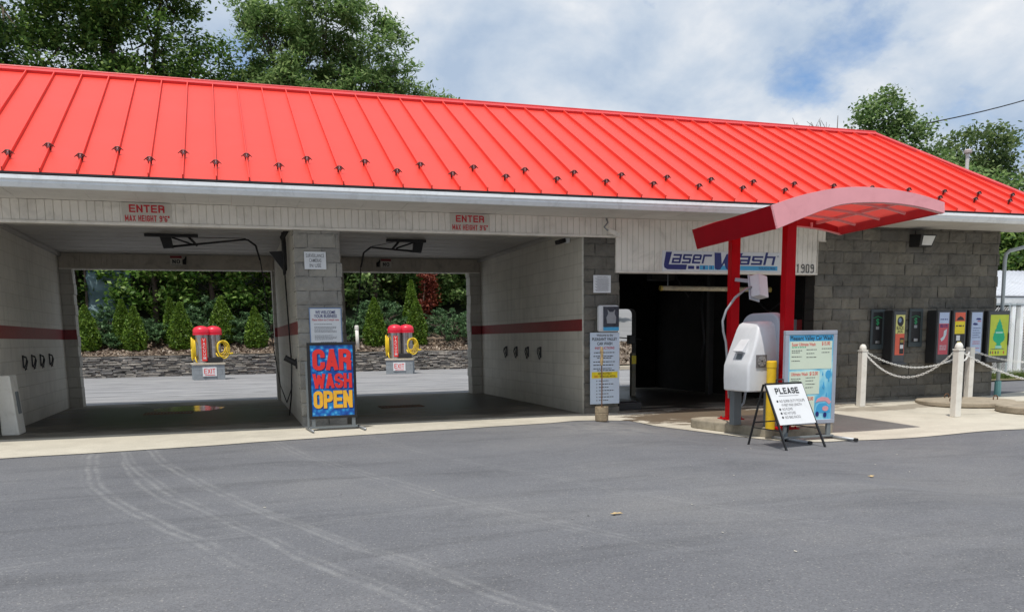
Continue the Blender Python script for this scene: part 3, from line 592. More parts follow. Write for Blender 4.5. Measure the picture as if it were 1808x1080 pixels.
part('wall', M_split, (14.35, 14.6, .31, 6.4, -.1, 3.25), (10.51, 14.34, 6.15, 6.4, -.1, 3.25), label='dark block end and rear walls')
# soffit with laps, gutter, roof
mb = MB(); x = -6
while x < 15.2: mb.box(x+.001, min(x+.305, 15.2)-.001, -1.12, .1, 3.264+random.uniform(0, .003), 3.285); x += .305
mb.build('soffit', M_soffit, B)
gut = [(-1.125, 3.262), (-1.125, 3.375), (-1.14, 3.378), (-1.14, 3.275), (-1.205, 3.272), (-1.235, 3.315), (-1.235, 3.335), (-1.258, 3.352), (-1.262, 3.378), (-1.246, 3.381), (-1.244, 3.395), (-1.268, 3.395), (-1.272, 3.348), (-1.250, 3.330), (-1.250, 3.310), (-1.212, 3.258)]
mb = MB(); Mg = Matrix(((0, 1, 0, 0), (1, 0, 0, 0), (0, 0, 1, 0), (0, 0, 0, 1)))
mb.prism([(a, b-.032) for a, b in gut], -6, 15.05, Mg); mb.build('gutter', M_white, B)
YE, ZE, YR, ZR = -1.235, 3.405, 3.1, 5.775
sl = Vector((0, YR-YE, ZR-ZE)); SLEN = sl.length; sl.normalize(); sn = Vector((0, -sl.z, sl.y))
XR, XE = 14.15, 14.98     # end of the ridge, end of the eave
def rp(x, t, h=0): return Vector((x, YE, ZE))+sl*t+sn*h
def xend(t): return XE+(XR-XE)*t/SLEN
mb = MB(); XL = -7.0
ribs = [-2.54-.41*11+.41*k for k in range(0, 54)]; ribs = [r for r in ribs if XL < r]
edges = [XL]+ribs
for i, x in enumerate(edges):
    x1 = edges[i+1] if i+1 < len(edges) else 99
    if x > XE: break
    top = [(x, SLEN), (min(x1, XR), SLEN)] if x < XR else []
    b1 = min(x1, XE)
    t_at = lambda q: SLEN if q <= XR else max(0, (XE-q)/(XE-XR)*SLEN)
    # each pan is divided along its length and very slightly buckled
    nseg = 10; cols = []
    for q in (x, x+(b1-x)*.5, b1):
        tm = t_at(q); cols.append([rp(q, tm*s_i/nseg, .0035*noise.noise((q*1.7, s_i*.8, 1))*(1 if 0 < s_i < nseg else 0)) for s_i in range(nseg+1)])
    k = len(mb.v)
    for c in cols: mb.v += [tuple(p) for p in c]
    for a in range(2):
        for s_i in range(nseg): mb.f.append((k+a*(nseg+1)+s_i, k+(a+1)*(nseg+1)+s_i, k+(a+1)*(nseg+1)+s_i+1, k+a*(nseg+1)+s_i+1))
def obar(mb, x, t0, t1, w, h, lean=0):
    a = [rp(x-w/2, t0, 0), rp(x+w/2, t0, 0), rp(x+w/2, t0, h), rp(x-w/2, t0, h)]; b = [rp(x-w/2, t1, 0), rp(x+w/2, t1, 0), rp(x+w/2, t1, h), rp(x-w/2, t1, h)]
    mb.add(a+b, [(0, 3, 2, 1), (4, 5, 6, 7), (0, 1, 5, 4), (1, 2, 6, 5), (2, 3, 7, 6), (3, 0, 4, 7)])
for r in ribs:
    if r < XE-.05: obar(mb, r, .0, min(SLEN, SLEN if r < XR else (XE-r)/(XE-XR)*SLEN)-.02, .016, .050)
# underside and rear slope
mb.add([(XL, YE, ZE-.03), (XE, YE, ZE-.03), (XR, YR, ZR-.03), (XL, YR, ZR-.03)], [(0, 1, 2, 3)])
mb.add([(XL, YR, ZR), (XR, YR, ZR), (XE, 6.42, 3.44), (XL, 6.42, 3.44)], [(0, 1, 2, 3)])
mb.add([(XR-.05, YR, ZR-.02), (XE-.05, YE+.02, ZE-.02), (XE-.05, 6.41, 3.4)], [(0, 1, 2)])
roof = mb.build('roof', M_roof, B)
mb = MB(); mb.box(XL, XE+.01, YE-.012, YE+.04, ZE-.028, ZE-.002); mb.build('eave_shadow_strip', M_black, roof)  # black strip painted in for the shadow gap under the roof edge
mb = MB(); mb.add([rp(XL, SLEN-.13, .045), rp(XR+.04, SLEN-.13, .045), rp(XR, SLEN, .06), rp(XL, SLEN, .06), rp(XL, SLEN-.13, .0), rp(XR+.04, SLEN-.13, .0), (XR, YR+.1, ZR-.02), (XL, YR+.1, ZR-.02)], [(0, 1, 2, 3), (4, 5, 1, 0), (3, 2, 6, 7), (1, 5, 6, 2)])
mb.tube([rp(XL, SLEN, .055), rp(XR, SLEN, .055)], .022, 8)
mb.build('ridge_cap', M_rooftrim, roof)
mb = MB(); a0 = rp(XE, 0, .0); a1 = rp(XR, SLEN, .0); v = Vector((.11, 0, 0))
mb.add([a0-v, a0+v*.2, a1+v*.2, a1-v, a0-v+sn*.05, a0+v*.2+sn*.05, a1+v*.2+sn*.05, a1-v+sn*.05, a0+v*.2-Vector((0, 0, .1)), a1+v*.2-Vector((0, 0, .1))], [(4, 5, 6, 7), (0, 4, 7, 3), (5, 8, 9, 6), (0, 1, 5, 4)])
mb.build('rake_trim', M_rooftrim, roof)
# snow guards clamped on alternate heights of every seam
def guard():
    mb = MB()
    mb.tube([(-.085, 0, .055), (-.05, 0, .085), (-.02, 0, .115), (.02, 0, .115), (.05, 0, .085), (.085, 0, .055)], [.006, .011, .013, .013, .011, .006], 6)
    mb.box(-.03, -.012, -.012, .012, .0, .1); mb.box(.012, .03, -.012, .012, .0, .1); mb.tube([(-.05, .0, .08), (-.015, 0, .035)], .008, 6); mb.tube([(.05, .0, .08), (.015, 0, .035)], .008, 6)
    return mb
g_ = guard(); g_.v = [(x*.86, y*.85, z*.76) for x, y, z in g_.v]; k0 = len(g_.f); g_.tube([(0, -.03, .052), (0, .02, .052)], .017, 8)
gm = g_.build('snow_guard', M_steelb if 'M_steelb' in globals() else mat('guard_bronze', (.06, .035, .03), .5), roof)
gm.data.materials.append(M_grey)
for p_ in gm.data.polygons:
    if p_.index >= k0: p_.material_index = 1
gq = Matrix((Vector((1, 0, 0)), sl, sn)).transposed().to_quaternion()
gm.rotation_mode = 'QUATERNION'; gm.rotation_quaternion = gq
first = True
for k, r in enumerate(ribs):
    if r < -3.4 or r > 14.6: continue
    t = .48 if (round((r+2.54)/.41)) % 2 == 0 else .84
    o = gm if first else gm.copy()
    if not first: COL.objects.link(o)
    o.location = rp(r, t, .012); first = False
# downspout at right corner
mb = MB(); mb.tube([(15.75, -.25, 3.10), (14.80, -.08, 2.88), (14.72, -.07, 2.82), (14.70, -.07, 2.7), (14.72, -.07, .25)], .037, 8); ds = mb.build('downspout', M_pipe, B, smooth=True)
MB().tube([(14.72, -.07, .30), (14.72, -.07, -.1)], [.062, .068], 10).build('boot', M_teal, ds)

# ------------------------------------------------------------------ things on the building
def sign(name, label, cat, x, z, w, h, m=M_signw, y=-.04, th=.008, group=None, frame=None, base=None, rz=0):
    t = thing(name, label, cat, (x, y, z), rz, group)     # origin at the lower left corner
    MB().box(0, w, -th, 0, 0, h).build('panel', m, t, bevel=.002)
    if frame:
        mb = MB(); e = .012
        mb.box(0, w, -th-.006, -th-.0005, 0, e); mb.box(0, w, -th-.006, -th-.0005, h-e, h); mb.box(0, e, -th-.006, -th-.0005, e, h-e); mb.box(w-e, w, -th-.006, -th-.0005, e, h-e)
        mb.build('border', frame, t)
    return t
SY = -.011
for k, (x, lab) in enumerate(((-1.36, 'cream sign reading ENTER MAX HEIGHT 9\'6" over the left bay'), (3.35, 'cream sign reading ENTER MAX HEIGHT 9\'6" over the middle bay'))):
    t = sign('entry_sign', lab, 'sign', x, 2.965, .64, .29, M_signc, y=-.04, group='entry signs on the siding')
    mb = MB(); block(mb, 'ENTER', .32, .158, .46, .105, .19, SY, gw=.7, gap=.12); block(mb, 'MAX HEIGHT 9\'6"', .32, .035, .58, .085, .17, SY, gap=.14); mb.build('lettering', M_tred, t)
t = sign('surveillance_sign', 'weathered white sign about surveillance cameras high on the pale pier', 'sign', 1.088, 2.37, .32, .258, M_signw, y=-.03)
mb = MB(); [text(mb, s, .075, .16, z, SY, off=.008, width=w) for s, z, w in (('SURVEILLANCE', .175, .27), ('CAMERAS', .105, .18), ('IN USE', .03, .17))]; mb.build('lettering', M_tgrey, t)
t = sign('rules_sign', 'blue-edged white welcome sign behind the CAR WASH OPEN board', 'sign', 1.12, 1.08, .485, .72, M_signw, y=-.03, frame=mat('border_blue', (.12, .22, .42), .5))
mb = MB(); text(mb, 'WE WELCOME', .066, .243, .63, SY, off=.012, width=.30); text(mb, 'YOUR BUSINESS', .066, .243, .572, SY, off=.012, width=.34); mb.build('lettering', M_tnavy, t)
mb = MB(); text(mb, 'Please follow our 5 simple rules', .045, .243, .525, SY, off=.006, width=.40); mb.build('lettering', M_tred, t)
mb = MB()
for i, z in enumerate((.47, .43, .41, .39, .37, .35, .30, .28, .26, .24, .20, .18, .15)): greek(mb, .07 if i not in (10, 11, 12) else .16, .40 if i % 3 else .34, z, .007, SY)
mb.build('small_print', M_tgrey, t)
t = sign('notice_sign', 'small white notice plate high on the dark pier', 'sign', 5.795, 2.036, .32, .29, M_signw, y=-.03)
mb = MB(); text(mb, 'WASHING VEHICLE', .03, .16, .25, SY, off=.004, width=.2)
for i in range(14): greek(mb, .03+.02*(i % 3), .29-.02*(i % 2), .232-.0155*i, .006, SY)
mb.build('small_print', M_tgrey, t)
t = sign('instruction_sign', 'tall pale blue instruction sign reading PLEASANT VALLEY CAR WASH on the dark pier', 'sign', 5.73, .165, .545, 1.21, M_signb, y=-.035)
mb = MB(); text(mb, 'Welcome to the', .055, .27, 1.145, SY, off=.008, width=.3); text(mb, 'PLEASANT VALLEY', .07, .27, 1.075, SY, off=.014, width=.46); text(mb, 'CAR WASH', .07, .27, 1.0, SY, off=.014, width=.28)
for i, (a, z) in enumerate(((.07, .865), (.06, .805), (.13, .775), (.06, .71), (.06, .655), (.06, .595), (.13, .565))): greek(mb, a, .46-.03*(i % 3), z, .013, SY)
for i in range(7): mb.box(.115, .13, SY, SY+.001, .385-.055*i, .40-.055*i); greek(mb, .16, .34+.05*((i*2) % 4), .388-.055*i, .012, SY)
text(mb, 'ABSOLUTELY', .05, .27, .502, SY-.002, off=.012, width=.26); text(mb, 'VEHICLES WITH:', .048, .32, .452, SY-.002, off=.012, width=.3)
mb.build('lettering', M_tblack, t)
mb = MB(); text(mb, 'INSTRUCTIONS', .055, .27, .93, SY, off=.012, width=.36); text(mb, 'NO', .052, .115, .452, SY-.002, off=.014, width=.07); mb.build('lettering', M_tred, t)
MB().box(.03, .51, SY+.0005, SY+.002, .44, .545).build('yellow_band', M_tyel, t)

# laser sign: navy slanted lettering over a light blue bar
t = sign('bay_name_sign', 'wide white LaserWash sign with navy letters over the dark bay', 'sign', 7.07, 2.405, 2.385, .345, M_signw, y=-.05)
mb = MB()
mb.prism([(.07, .325), (.185, .325), (.125, .115), (.48, .115), (.46, .03), (.10, .03), (.04, .06), (.03, .11)], SY, SY+.001)
block(mb, 'aser', .555, .135, .76, .155, .21, SY, gw=.95, gap=.14, shear=.25)
mb.prism([(1.02, .325), (1.15, .325), (1.17, .13), (1.26, .30), (1.34, .325), (1.38, .31), (1.36, .13), (1.49, .325), (1.60, .325), (1.40, .04), (1.30, .025), (1.25, .06), (1.22, .15), (1.14, .04), (1.08, .03), (1.03, .06)], SY, SY+.001)
block(mb, 'ash', 1.87, .125, .74, .155, .21, SY, gw=.95, gap=.14, shear=.25)
for a, b in ((.50, .62), (.66, .72), (.80, .83), (.95, .965)): mb.box(a, b, SY-.001, SY, .04, .095)
mb.build('lettering', M_tnavy, t)
mb = MB()
for a, b in ((.73, .90), (.91, 1.02), (1.03, 2.32)): mb.box(a, b, SY+.0005, SY+.002, .03, .105)
mb.build('blue_bar', M_sky, t)
mb = MB(); text(mb, 'TOUCH FREE', .06, 2.1, .045, SY-.001, off=.01, width=.36); text(mb, '®', .05, 2.325, .26, SY-.001); mb.build('small_lettering', M_tnavy, t)
t = thing('house_number', 'black street number 1909 on the cream siding beside the dark bay', 'number', (9.80, -.05, 2.40))
mb = MB(); block(mb, '1909', .19, .0, .38, .16, .11, -.004, gap=.18, gw=.5); mb.build('numerals', M_tblack, t)
for x, lab, gx in ((-1.15, 'small red and white NO sign on the rear siding of the left bay', .26), (3.28, 'small red and white NO sign on the rear siding of the middle bay', -.08)):
    t = sign('warning_sign', lab, 'sign', x, 2.915, .24, .205, M_signc, y=L-.035, group='warning signs on the rear siding')
    MB().box(.005, .235, SY, SY+.002, .15, .2).build('red_band', M_stripe, t)
    mb = MB(); block(mb, 'NO', .12, .04, .15, .085, .18, SY, gap=.12); mb.box(.02, .22, SY, SY+.001, .012, .02); mb.build('lettering', M_tblack, t)
    c = MB(); c.tube([(x+gx+.02, L-.05, 2.94), (x+gx+.02, L-.05, 3.02), (x+gx+.05, L-.06, 3.05), (x+gx+.06, L-.06, 3.1)], [.035, .04, .02, .01], 8)
    tag(c.build('dome_sensor', M_black, smooth=True), 'small black sensor beside the rear sign of the '+('left' if x < 0 else 'middle')+' bay', 'sensor', 'black sensors on the rear siding')

# screen box on dark pier
t = thing('wash_display', 'rounded white box with dark screen and blue lower band above the instruction sign', 'display', (5.86, -.10, 1.385))
mb = MB(); mb.box(0, .39, 0, .09, 0, .445); mb.build('housing', M_fib, t, bevel=.04)
mb = MB(); mb.box(.085, .375, -.012, .0, .08, .42); mb.build('screen', mat('screen_dark', (.04, .045, .06), .25, var=.5, vs=9), t, bevel=.02)
mb = MB(); mb.box(.085, .375, -.013, -.001, .018, .078); mb.build('blue_band', M_sky, t, bevel=.01)
mb = MB(); mb.prism([(.15, .14), (.31, .14), (.32, .24), (.29, .30), (.30, .37), (.26, .33), (.20, .33), (.16, .37), (.17, .30), (.14, .24)], -.014, -.0125); mb.build('screen_picture', M_grey, t)

# rusty rod in a concrete-filled can
t = thing('rod_in_can', 'rusty iron rod standing in a concrete filled can before the instruction sign', 'marker rod', (5.52, -.98, gz(5.52, -.98)+.012))
MB().lathe([(.095, 0), (.104, .01), (.108, .115), (.104, .125), (.108, .135), (.106, .225), (.098, .225), (.095, .21), (.0, .21)], n=20).build('can', M_bucket, t, smooth=False)
MB().tube([(0, 0, .2), (.004, 0, .6), (-.002, 0, 1.15)], .0105, 8).build('rod', M_rust, t)
mb = MB(); mb.tube([(0, 0, .88), (0, .004, .95), (.004, 0, 1.03), (0, 0, 1.1), (0, 0, 1.17)], [.018, .026, .021, .027, .018], 10); mb.build('wrapped_grip', mat('old_rope', (.42, .30, .15), .9, var=.4, vs=30, bump=.6), t)

# cameras / lights
t = thing('security_camera', 'pale bullet camera hanging from the siding at the corner of the dark bay', 'camera', (6.05, -.08, 3.0))
mb = MB(); mb.tube([(-.02, .04, .25), (-.02, -.02, .18), (-.10, -.05, .10), (-.06, -.09, .045), (.02, -.10, .03)], .013, 8); mb.build('bracket', M_grey, t, smooth=True)
mb = MB(); mb.beam((-.03, -.08, .05), (.13, -.20, -.05), .075, .075); mb.build('camera_body', M_siding, t, bevel=.01)
t = thing('bay_floodlight', 'small black floodlight high on the white wall of the middle bay', 'floodlight', (5.60, .55, 2.95))
MB().box(-.10, 0, -.05, .05, -.04, .06).build('bracket', M_signw, t, bevel=.008)
mb = MB(); mb.beam((-.10, -.02, .0), (-.26, -.08, -.05), .10, .07); mb.build('lamp_head', M_black, t, bevel=.01)
t = thing('wall_pack_light', 'black wall floodlight with pale lens on the dark block wall', 'wall light', (12.55, -.02, 2.93))
mb = MB(); mb.add([(-.20, 0, -.02), (.20, 0, -.02), (.20, 0, .22), (-.20, 0, .22), (-.14, -.20, -.03), (.16, -.20, -.03), (.19, -.28, .19), (-.18, -.28, .19)], [(0, 1, 2, 3), (4, 7, 6, 5), (0, 4, 5, 1), (1, 5, 6, 2), (2, 6, 7, 3), (3, 7, 4, 0)]); mb.build('housing', M_black, t, bevel=.01)
mb = MB(); mb.add([(-.10, -.209, -.0), (.13, -.209, -.0), (.15, -.279, .165), (-.13, -.279, .165)], [(0, 1, 2, 3)]); mb.v = [(a, b-.004, c) for a, b, c in mb.v]; mb.build('lens', mat('lens_pale', (.62, .63, .62), .3), t)

# mat clamps on the bay walls
mb = MB(); mb.box(0, .02, -.045, .045, -.12, .13); mb.tube([(.02, -.03, .11), (.07, -.03, .09), (.09, -.02, 0), (.06, 0, -.12), (.03, 0, -.18)], .012, 6); mb.tube([(.02, .03, .10), (.07, .03, .06), (.05, .02, -.05), (.02, .02, -.14)], .012, 6); mb.tube([(.0, 0, -.12), (.07, 0, -.16)], .01, 6)
mb.v = [(x*.8, y*.62, z*.8) for x, y, z in mb.v]; clamp = mb.build('mat_clamp', M_rubber)
W_ = ['nearest the entrance', 'second from the entrance', 'third from the entrance', 'farthest from the entrance']
tag(clamp, 'black spring mat clamp on the white wall of the left bay, '+W_[0], 'mat clamp', 'mat clamps on the bay walls'); clamp.location = (-3.258, 2.34, 1.04)
for i, y in enumerate((2.99, 3.66, 4.44)):
    c = clamp.copy(); COL.objects.link(c); c.location = (-3.258, y, 1.04); c['label'] = 'black spring mat clamp on the white wall of the left bay, '+W_[i+1]
for i, y in enumerate((2.05, 2.77, 3.48, 4.17)):
    c = clamp.copy(); COL.objects.link(c); c.location = (5.617, y, 1.03); c.rotation_euler = (0, 0, math.pi); c['label'] = 'black spring mat clamp on the white wall of the middle bay, '+W_[i]
# cover box at left wall
t = thing('pump_cover', 'white box cover with a recessed handle against the wall of the left bay', 'cover box', (-3.24, .55, .012))
mb = MB(); mb.add([(0, 0, 0), (.23, 0, 0), (.23, .42, 0), (0, .42, 0), (0, 0, .86), (.17, 0, .86), (.17, .40, .86), (0, .40, .86)], [(0, 3, 2, 1), (4, 5, 6, 7), (0, 1, 5, 4), (1, 2, 6, 5), (2, 3, 7, 6), (3, 0, 4, 7)]); mb.build('cover', M_pvc, t, bevel=.012)
mb = MB(); mb.add([(.211, .15, .30), (.211, .30, .30), (.188, .30, .62), (.188, .15, .62), (.225, .15, .30), (.225, .30, .30), (.202, .30, .62), (.202, .15, .62)], [(0, 3, 2, 1), (4, 5, 6, 7), (0, 1, 5, 4), (1, 2, 6, 5), (2, 3, 7, 6), (3, 0, 4, 7)]); mb.build('handle_plate', M_greyp, t, bevel=.004)

# overhead booms
def boom(lab, plate, pivot, tip, drop, hosepts):
    t = thing('spray_boom', lab, 'spray boom', (pivot[0], pivot[1], 3.13), 0, 'ceiling spray booms'); o = Vector((pivot[0], pivot[1], 3.13))
    q = lambda *p: Vector(p)-o
    MB().box(plate[0]-o.x, plate[1]-o.x, -.05, .05, -.05, 0).build('mount_rail', M_black, t, bevel=.006)
    s = 1 if tip[0] > pivot[0] else -1
    mb = MB(); mb.prism([(-.09*s, -.05), (.09*s, -.05), (.12*s, -.23), (-.04*s, -.24)], -.04, .04); mb.build('swivel', M_black, t)
    mb = MB(); mb.tube([(0, 0, -.215), q(pivot[0]+(tip[0]-pivot[0])*.92, pivot[1], tip[2]), q(tip[0]-.06*s, pivot[1], tip[2]-.01), q(tip[0]+.06*s, pivot[1], tip[2]-.10), q(tip[0]+.12*s, pivot[1], drop)], [.02, .016, .018, .018, .016], 8); mb.tube([(.10*s, 0, -.05), (.42*s, 0, -.16)], .016, 6); mb.tube([(.42*s, 0, -.04), q(tip[0]-.1*s, pivot[1], tip[2]+.02)], .006, 5); mb.tube([(.35*s, 0, -.02), (.50*s, 0, -.185)], .022, 6)
    mb.build('arm', M_black, t, smooth=True)
    MB().tube([Vector(p)-o for p in hosepts], .009, 7).build('hose', M_rubber, t, smooth=True)
boom('black ceiling boom with trailing hose in the left bay', (-1.31, -.46), (-.98, 2.5), (.42, 2.5, 3.07), 2.72, [(.54, 2.5, 2.74), (.575, 2.5, 2.45), (.63, 2.7, 1.8), (.72, 2.9, 1.1), (.80, 3.0, .5), (.88, 2.6, .2), (.97, 1.9, .6), (1.0, 1.5, 1.2)])
boom('black ceiling boom with trailing hose in the middle bay', (2.78, 3.52), (3.38, 2.5), (2.42, 2.5, 2.98), 2.62, [(2.30, 2.5, 2.64), (2.28, 2.5, 2.4), (2.2, 2.5, 1.8), (2.05, 2.4, 1.3), (1.8, 2.3, 1.0)])
# hose hook bracket on divider
t = thing('hose_bracket', 'black triangular wall bracket with coiled hose on the left face of the pale pier', 'bracket', (.955, 2.2, 2.4))
mb = MB(); mb.add([(0, -.02, .46), (-.27, 0, .44), (0, 0, .06), (0, .06, .46), (-.27, .05, .44), (0, .06, .06)], [(0, 1, 2), (3, 5, 4), (0, 3, 4, 1), (1, 4, 5, 2), (2, 5, 3, 0)]); mb.build('bracket_plate', M_black, t)
for k in range(3):
    r = .16+.025*k; MB().tube([(-.05-.02*k, -.9+r*.5*math.cos(a), .32+r*1.6*math.sin(a)) for a in [2*math.pi*i/24 for i in range(25)]], .014, 6).build('hose_loop', M_rubber, t, smooth=True)
MB().tube([(-.03, -.1, .1), (-.03, -.3, -.4), (-.03, -.6, -1.2), (-.03, -.75, -1.5), (-.05, -.6, -2.0), (-.08, -.3, -2.37)], .013, 7).build('hose', M_rubber, t, smooth=True)
MB().beam((-.01, -1.45, .70), (-.12, -1.25, .52), .05, .06).build('strut', M_black, t)
t = thing('pressure_gun_holder', 'short black holder tube angled out low on the left face of the pale pier', 'holder', (.93, .62, .95))
MB().tube([(.02, 0, .0), (-.16, -.0, .10)], .045, 10).build('tube_holder', M_rubber, t)
MB().box(0, .02, -.05, .05, -.08, .08).build('mount_plate', M_black, t)

# inside dark bay
t = thing('tube_light', 'yellowed horizontal tube hanging across the mouth of the dark bay', 'tube light', (8.65, .8, 2.15))
MB().tube([(-1.12, 0, .02), (1.17, 0, .0)], .045, 12).build('tube', M_tube, t, smooth=True)
for x in (-1.16, 1.17): MB().tube([(x, 0, .02 if x < 0 else 0), (x+(.04), 0, .02 if x < 0 else 0)], .05, 12).build('end_cap', mat('cap_yellow', (.45, .34, .08), .6), t)
MB().tube([(-1.0, 0, .05), (-1.0, 0, .85)], .008, 6).build('hanger', M_grey, t); MB().tube([(1.0, 0, .05), (1.0, 0, .85)], .008, 6).build('hanger', M_grey, t)
t = thing('guide_post', 'grimy post with yellow top and black sensor box inside the dark bay', 'post', (8.24, 3.4, .012))
MB().box(-.05, .05, -.05, .05, 0, .93).build('post', mat('grimy_post', (.20, .19, .15), .8, var=.3, dirt=(.5, .35, .03), dirt_amt=.3), t, bevel=.008)
MB().box(-.052, .052, -.053, -.0505, .70, .88).build('yellow_mark', M_tyel, t)
MB().box(-.12, .03, -.06, .06, 1.13, 1.32).build('sensor_box', M_black, t, bevel=.01)
mb = MB(); mb.tube([(-.32, 0, 1.27), (-.10, 0, 1.25)], .012, 6); mb.tube([(.03, 0, 1.25), (.2, 0, 1.22)], .014, 6); mb.tube([(0, 0, .9), (-.02, 0, 1.16)], .014, 6); mb.build('sensor_arm', M_black, t)
t = thing('entry_rail', 'low black steel wheel rail at the mouth of the dark bay', 'rail', (6.55, .25, .012))
mb = MB(); mb.box(-.15, .30, 0, 2.6, 0, .13); mb.box(-.12, .27, .1, 2.5, .131, .15); mb.build('rail', M_black, t, bevel=.01)
t = thing('wall_controller', 'grey control box with hanging cable inside the dark bay', 'control box', (10.235, .55, 1.28))
MB().box(-.10, 0, -.09, .09, 0, .30).build('control_box', M_greyp, t, bevel=.01); MB().tube([(-.05, -.04, 0), (-.06, -.06, -.15), (-.05, .02, -.45)], .012, 6).build('cable', M_grey, t)
t = thing('hanging_hose', 'black hose slack against the right wall of the dark bay', 'hose', (10.2, 1.0, 1.6))
MB().tube([(0, .9, .75), (-.05, .6, .35), (-.08, .2, .15), (-.06, -.25, .35), (0, -.45, .8)], .022, 7).build('hose', M_rubber, t, smooth=True)

t = thing('wash_gantry', 'dark steel overhead wash gantry deep inside the dark bay', 'wash gantry', (8.2, 3.0, .012)); M_gan = mat('gantry_steel', (.018, .018, .017), .6, var=.3)
for x in (-1.55, 1.7): MB().box(x-.06, x+.06, -.06, .06, 0, 2.75).build('post', M_gan, t, bevel=.008)
MB().box(-1.6, 1.75, -.08, .08, 2.76, 2.9).build('cross_beam', M_gan, t, bevel=.008)
mb = MB(); mb.tube([(1.5, -.05, 2.6), (1.42, -.1, 1.9), (1.5, -.1, 1.2), (1.45, -.05, .6)], .03, 7); mb.tube([(.7, -.05, 2.7), (1.1, -.1, 2.1), (1.4, -.1, 2.5)], .02, 6); mb.build('hose', M_rubber, t, smooth=True)
MB().box(.2, .75, -.14, .1, 2.45, 2.755).build('spray_head', M_gan, t, bevel=.02)
for lab, gx, gy in (('dark slotted drain grate in the floor of the middle bay', 3.05, 3.0), ('dark slotted drain grate in the floor of the left bay', -1.2, 3.6)):
    t = thing('drain_grate', lab, 'drain grate', (gx, gy, .014), 0, 'floor drain grates'); mb = MB(); mb.box(-.42, .42, -.22, -.19, 0, .012); mb.box(-.42, .42, .19, .22, 0, .012)
    for k in range(15): mb.box(-.42+.058*k, -.395+.058*k, -.189, .189, 0, .011)
    mb.build('grate', M_rust, t); MB().box(-.41, .41, -.2, .2, -.001, .002).build('pit', M_black, t)
# ------------------------------------------------------------------ canopy, kiosk and island
t = thing('payment_island', 'raised weathered concrete island under the red canopy', 'island', (7.3, -2.6, -.12))
poly = [(-.30, -.97), (-.24, -1.0), (.70, -.72), (.86, -.60), (.88, .80), (.76, .95), (-.36, 1.06), (-.55, .98), (-.62, .80), (-.58, .5)]
mb = MB(); n = len(poly); mb.add([(x, y, z) for z in (0, .145) for x, y in poly], [tuple(range(n))[::-1], tuple(range(n, 2*n))]+[(i, (i+1) % n, (i+1) % n+n, i+n) for i in range(n)]); mb.build('slab', M_isl, t, bevel=.022)
IZ = .025
cv = Vector((.115, .993, 0)); ce = Vector((.993, -.115, 0))
t = thing('canopy', 'curved canopy with faded pink edge and dark red end on two red posts', 'canopy', (7.14, -2.8, IZ)); o = Vector((7.14, -2.8, IZ))
Q = Vector((6.43, -4.02, 0)); WD = 2.36
def pt(s, w, z): return Q+ce*s+cv*w+Vector((0, 0, z))-o
tops = [(0, 2.885), (.12, 2.925), (.45, 3.025), (.9, 3.112), (1.3, 3.135), (1.7, 3.112), (2.1, 3.055), (2.46, 2.965)]
bots = [(.085, 2.60), (.20, 2.645), (.52, 2.77), (.93, 2.905), (1.3, 2.945), (1.7, 2.945), (2.1, 2.905), (2.47, 2.83)]
def spl(T, k=5):
    r = []
    for i in range(len(T)-1):
        p0 = T[max(0, i-1)]; p1 = T[i]; p2 = T[i+1]; p3 = T[min(len(T)-1, i+2)]
        for j in range(k):
            u = j/k; r.append(tuple(.5*((2*p1[d])+(-p0[d]+p2[d])*u+(2*p0[d]-5*p1[d]+4*p2[d]-p3[d])*u*u+(-p0[d]+3*p1[d]-3*p2[d]+p3[d])*u**3) for d in (0, 1)))
    r.append(T[-1]); return r
TS, BS = spl(tops), spl(bots)
def fascia(name, w0, w1, m, label=None):
    mb = MB(); n = len(TS)
    for w in (w0, w1):
        for s, z in TS: mb.v.append(tuple(pt(s, w, z)))
        for s, z in BS: mb.v.append(tuple(pt(s, w, z)))
    for i in range(n-1):
        mb.f += [(i, i+1, n+i+1, n+i), (2*n+i, 3*n+i, 3*n+i+1, 2*n+i+1), (i, 2*n+i, 2*n+i+1, i+1), (n+i, n+i+1, 3*n+i+1, 3*n+i)]
    mb.f += [(0, n, 3*n, 2*n), (n-1, 3*n-1, 4*n-1, 2*n-1)]
    return tag(mb.build(name, m, t, smooth=False), label)
fascia('fascia', 0, .035, M_canpink, 'sun-faded pink curved fascia facing the forecourt'); fascia('fascia', WD-.035, WD, M_canin2, 'dark red curved fascia facing the building')
for s_a in (1.35, 1.95): MB().beam(pt(s_a, WD-.055, 2.955-.07*abs(s_a-1.35)), pt(s_a, WD-.055, 3.07-.1*abs(s_a-1.35)), .03, .03).build('stud', M_canin, t)
for w_, s0_ in ((WD-.05, .08), (.05, .08)):
    mb = MB(); bb = [BS[i] for i in range(0, len(BS), 3)]+[BS[-1]]
    for (a, b), (c, d) in zip(bb, bb[1:]): mb.beam(pt(a, w_, b+.004), pt(c, w_, d+.004), .05, .018)
    mb.build('fascia_lip', M_canin, t)
def slab4(p, q, r, s_, th, name, m, par=None):
    a = [Vector(v) for v in (p, q, r, s_)]; nn = (a[1]-a[0]).cross(a[3]-a[0]).normalized()*th
    return MB().add(a+[v+nn for v in a], [(0, 3, 2, 1), (4, 5, 6, 7), (0, 1, 5, 4), (1, 2, 6, 5), (2, 3, 7, 6), (3, 0, 4, 7)]).build(name, m, par or t)
e0 = slab4(pt(0-.004, .0, 2.885), pt(.085-.004, .0, 2.60), pt(.085-.004, WD, 2.60), pt(-.004, WD, 2.885), .03, 'end_fascia', M_canred); tag(e0, 'dark red end fascia')
e1 = slab4(pt(2.46, .036, 2.965), pt(2.47, .036, 2.83), pt(2.47, WD-.036, 2.83), pt(2.46, WD-.036, 2.965), -.03, 'end_fascia', M_canin2)
mb = MB()
n = len(TS)
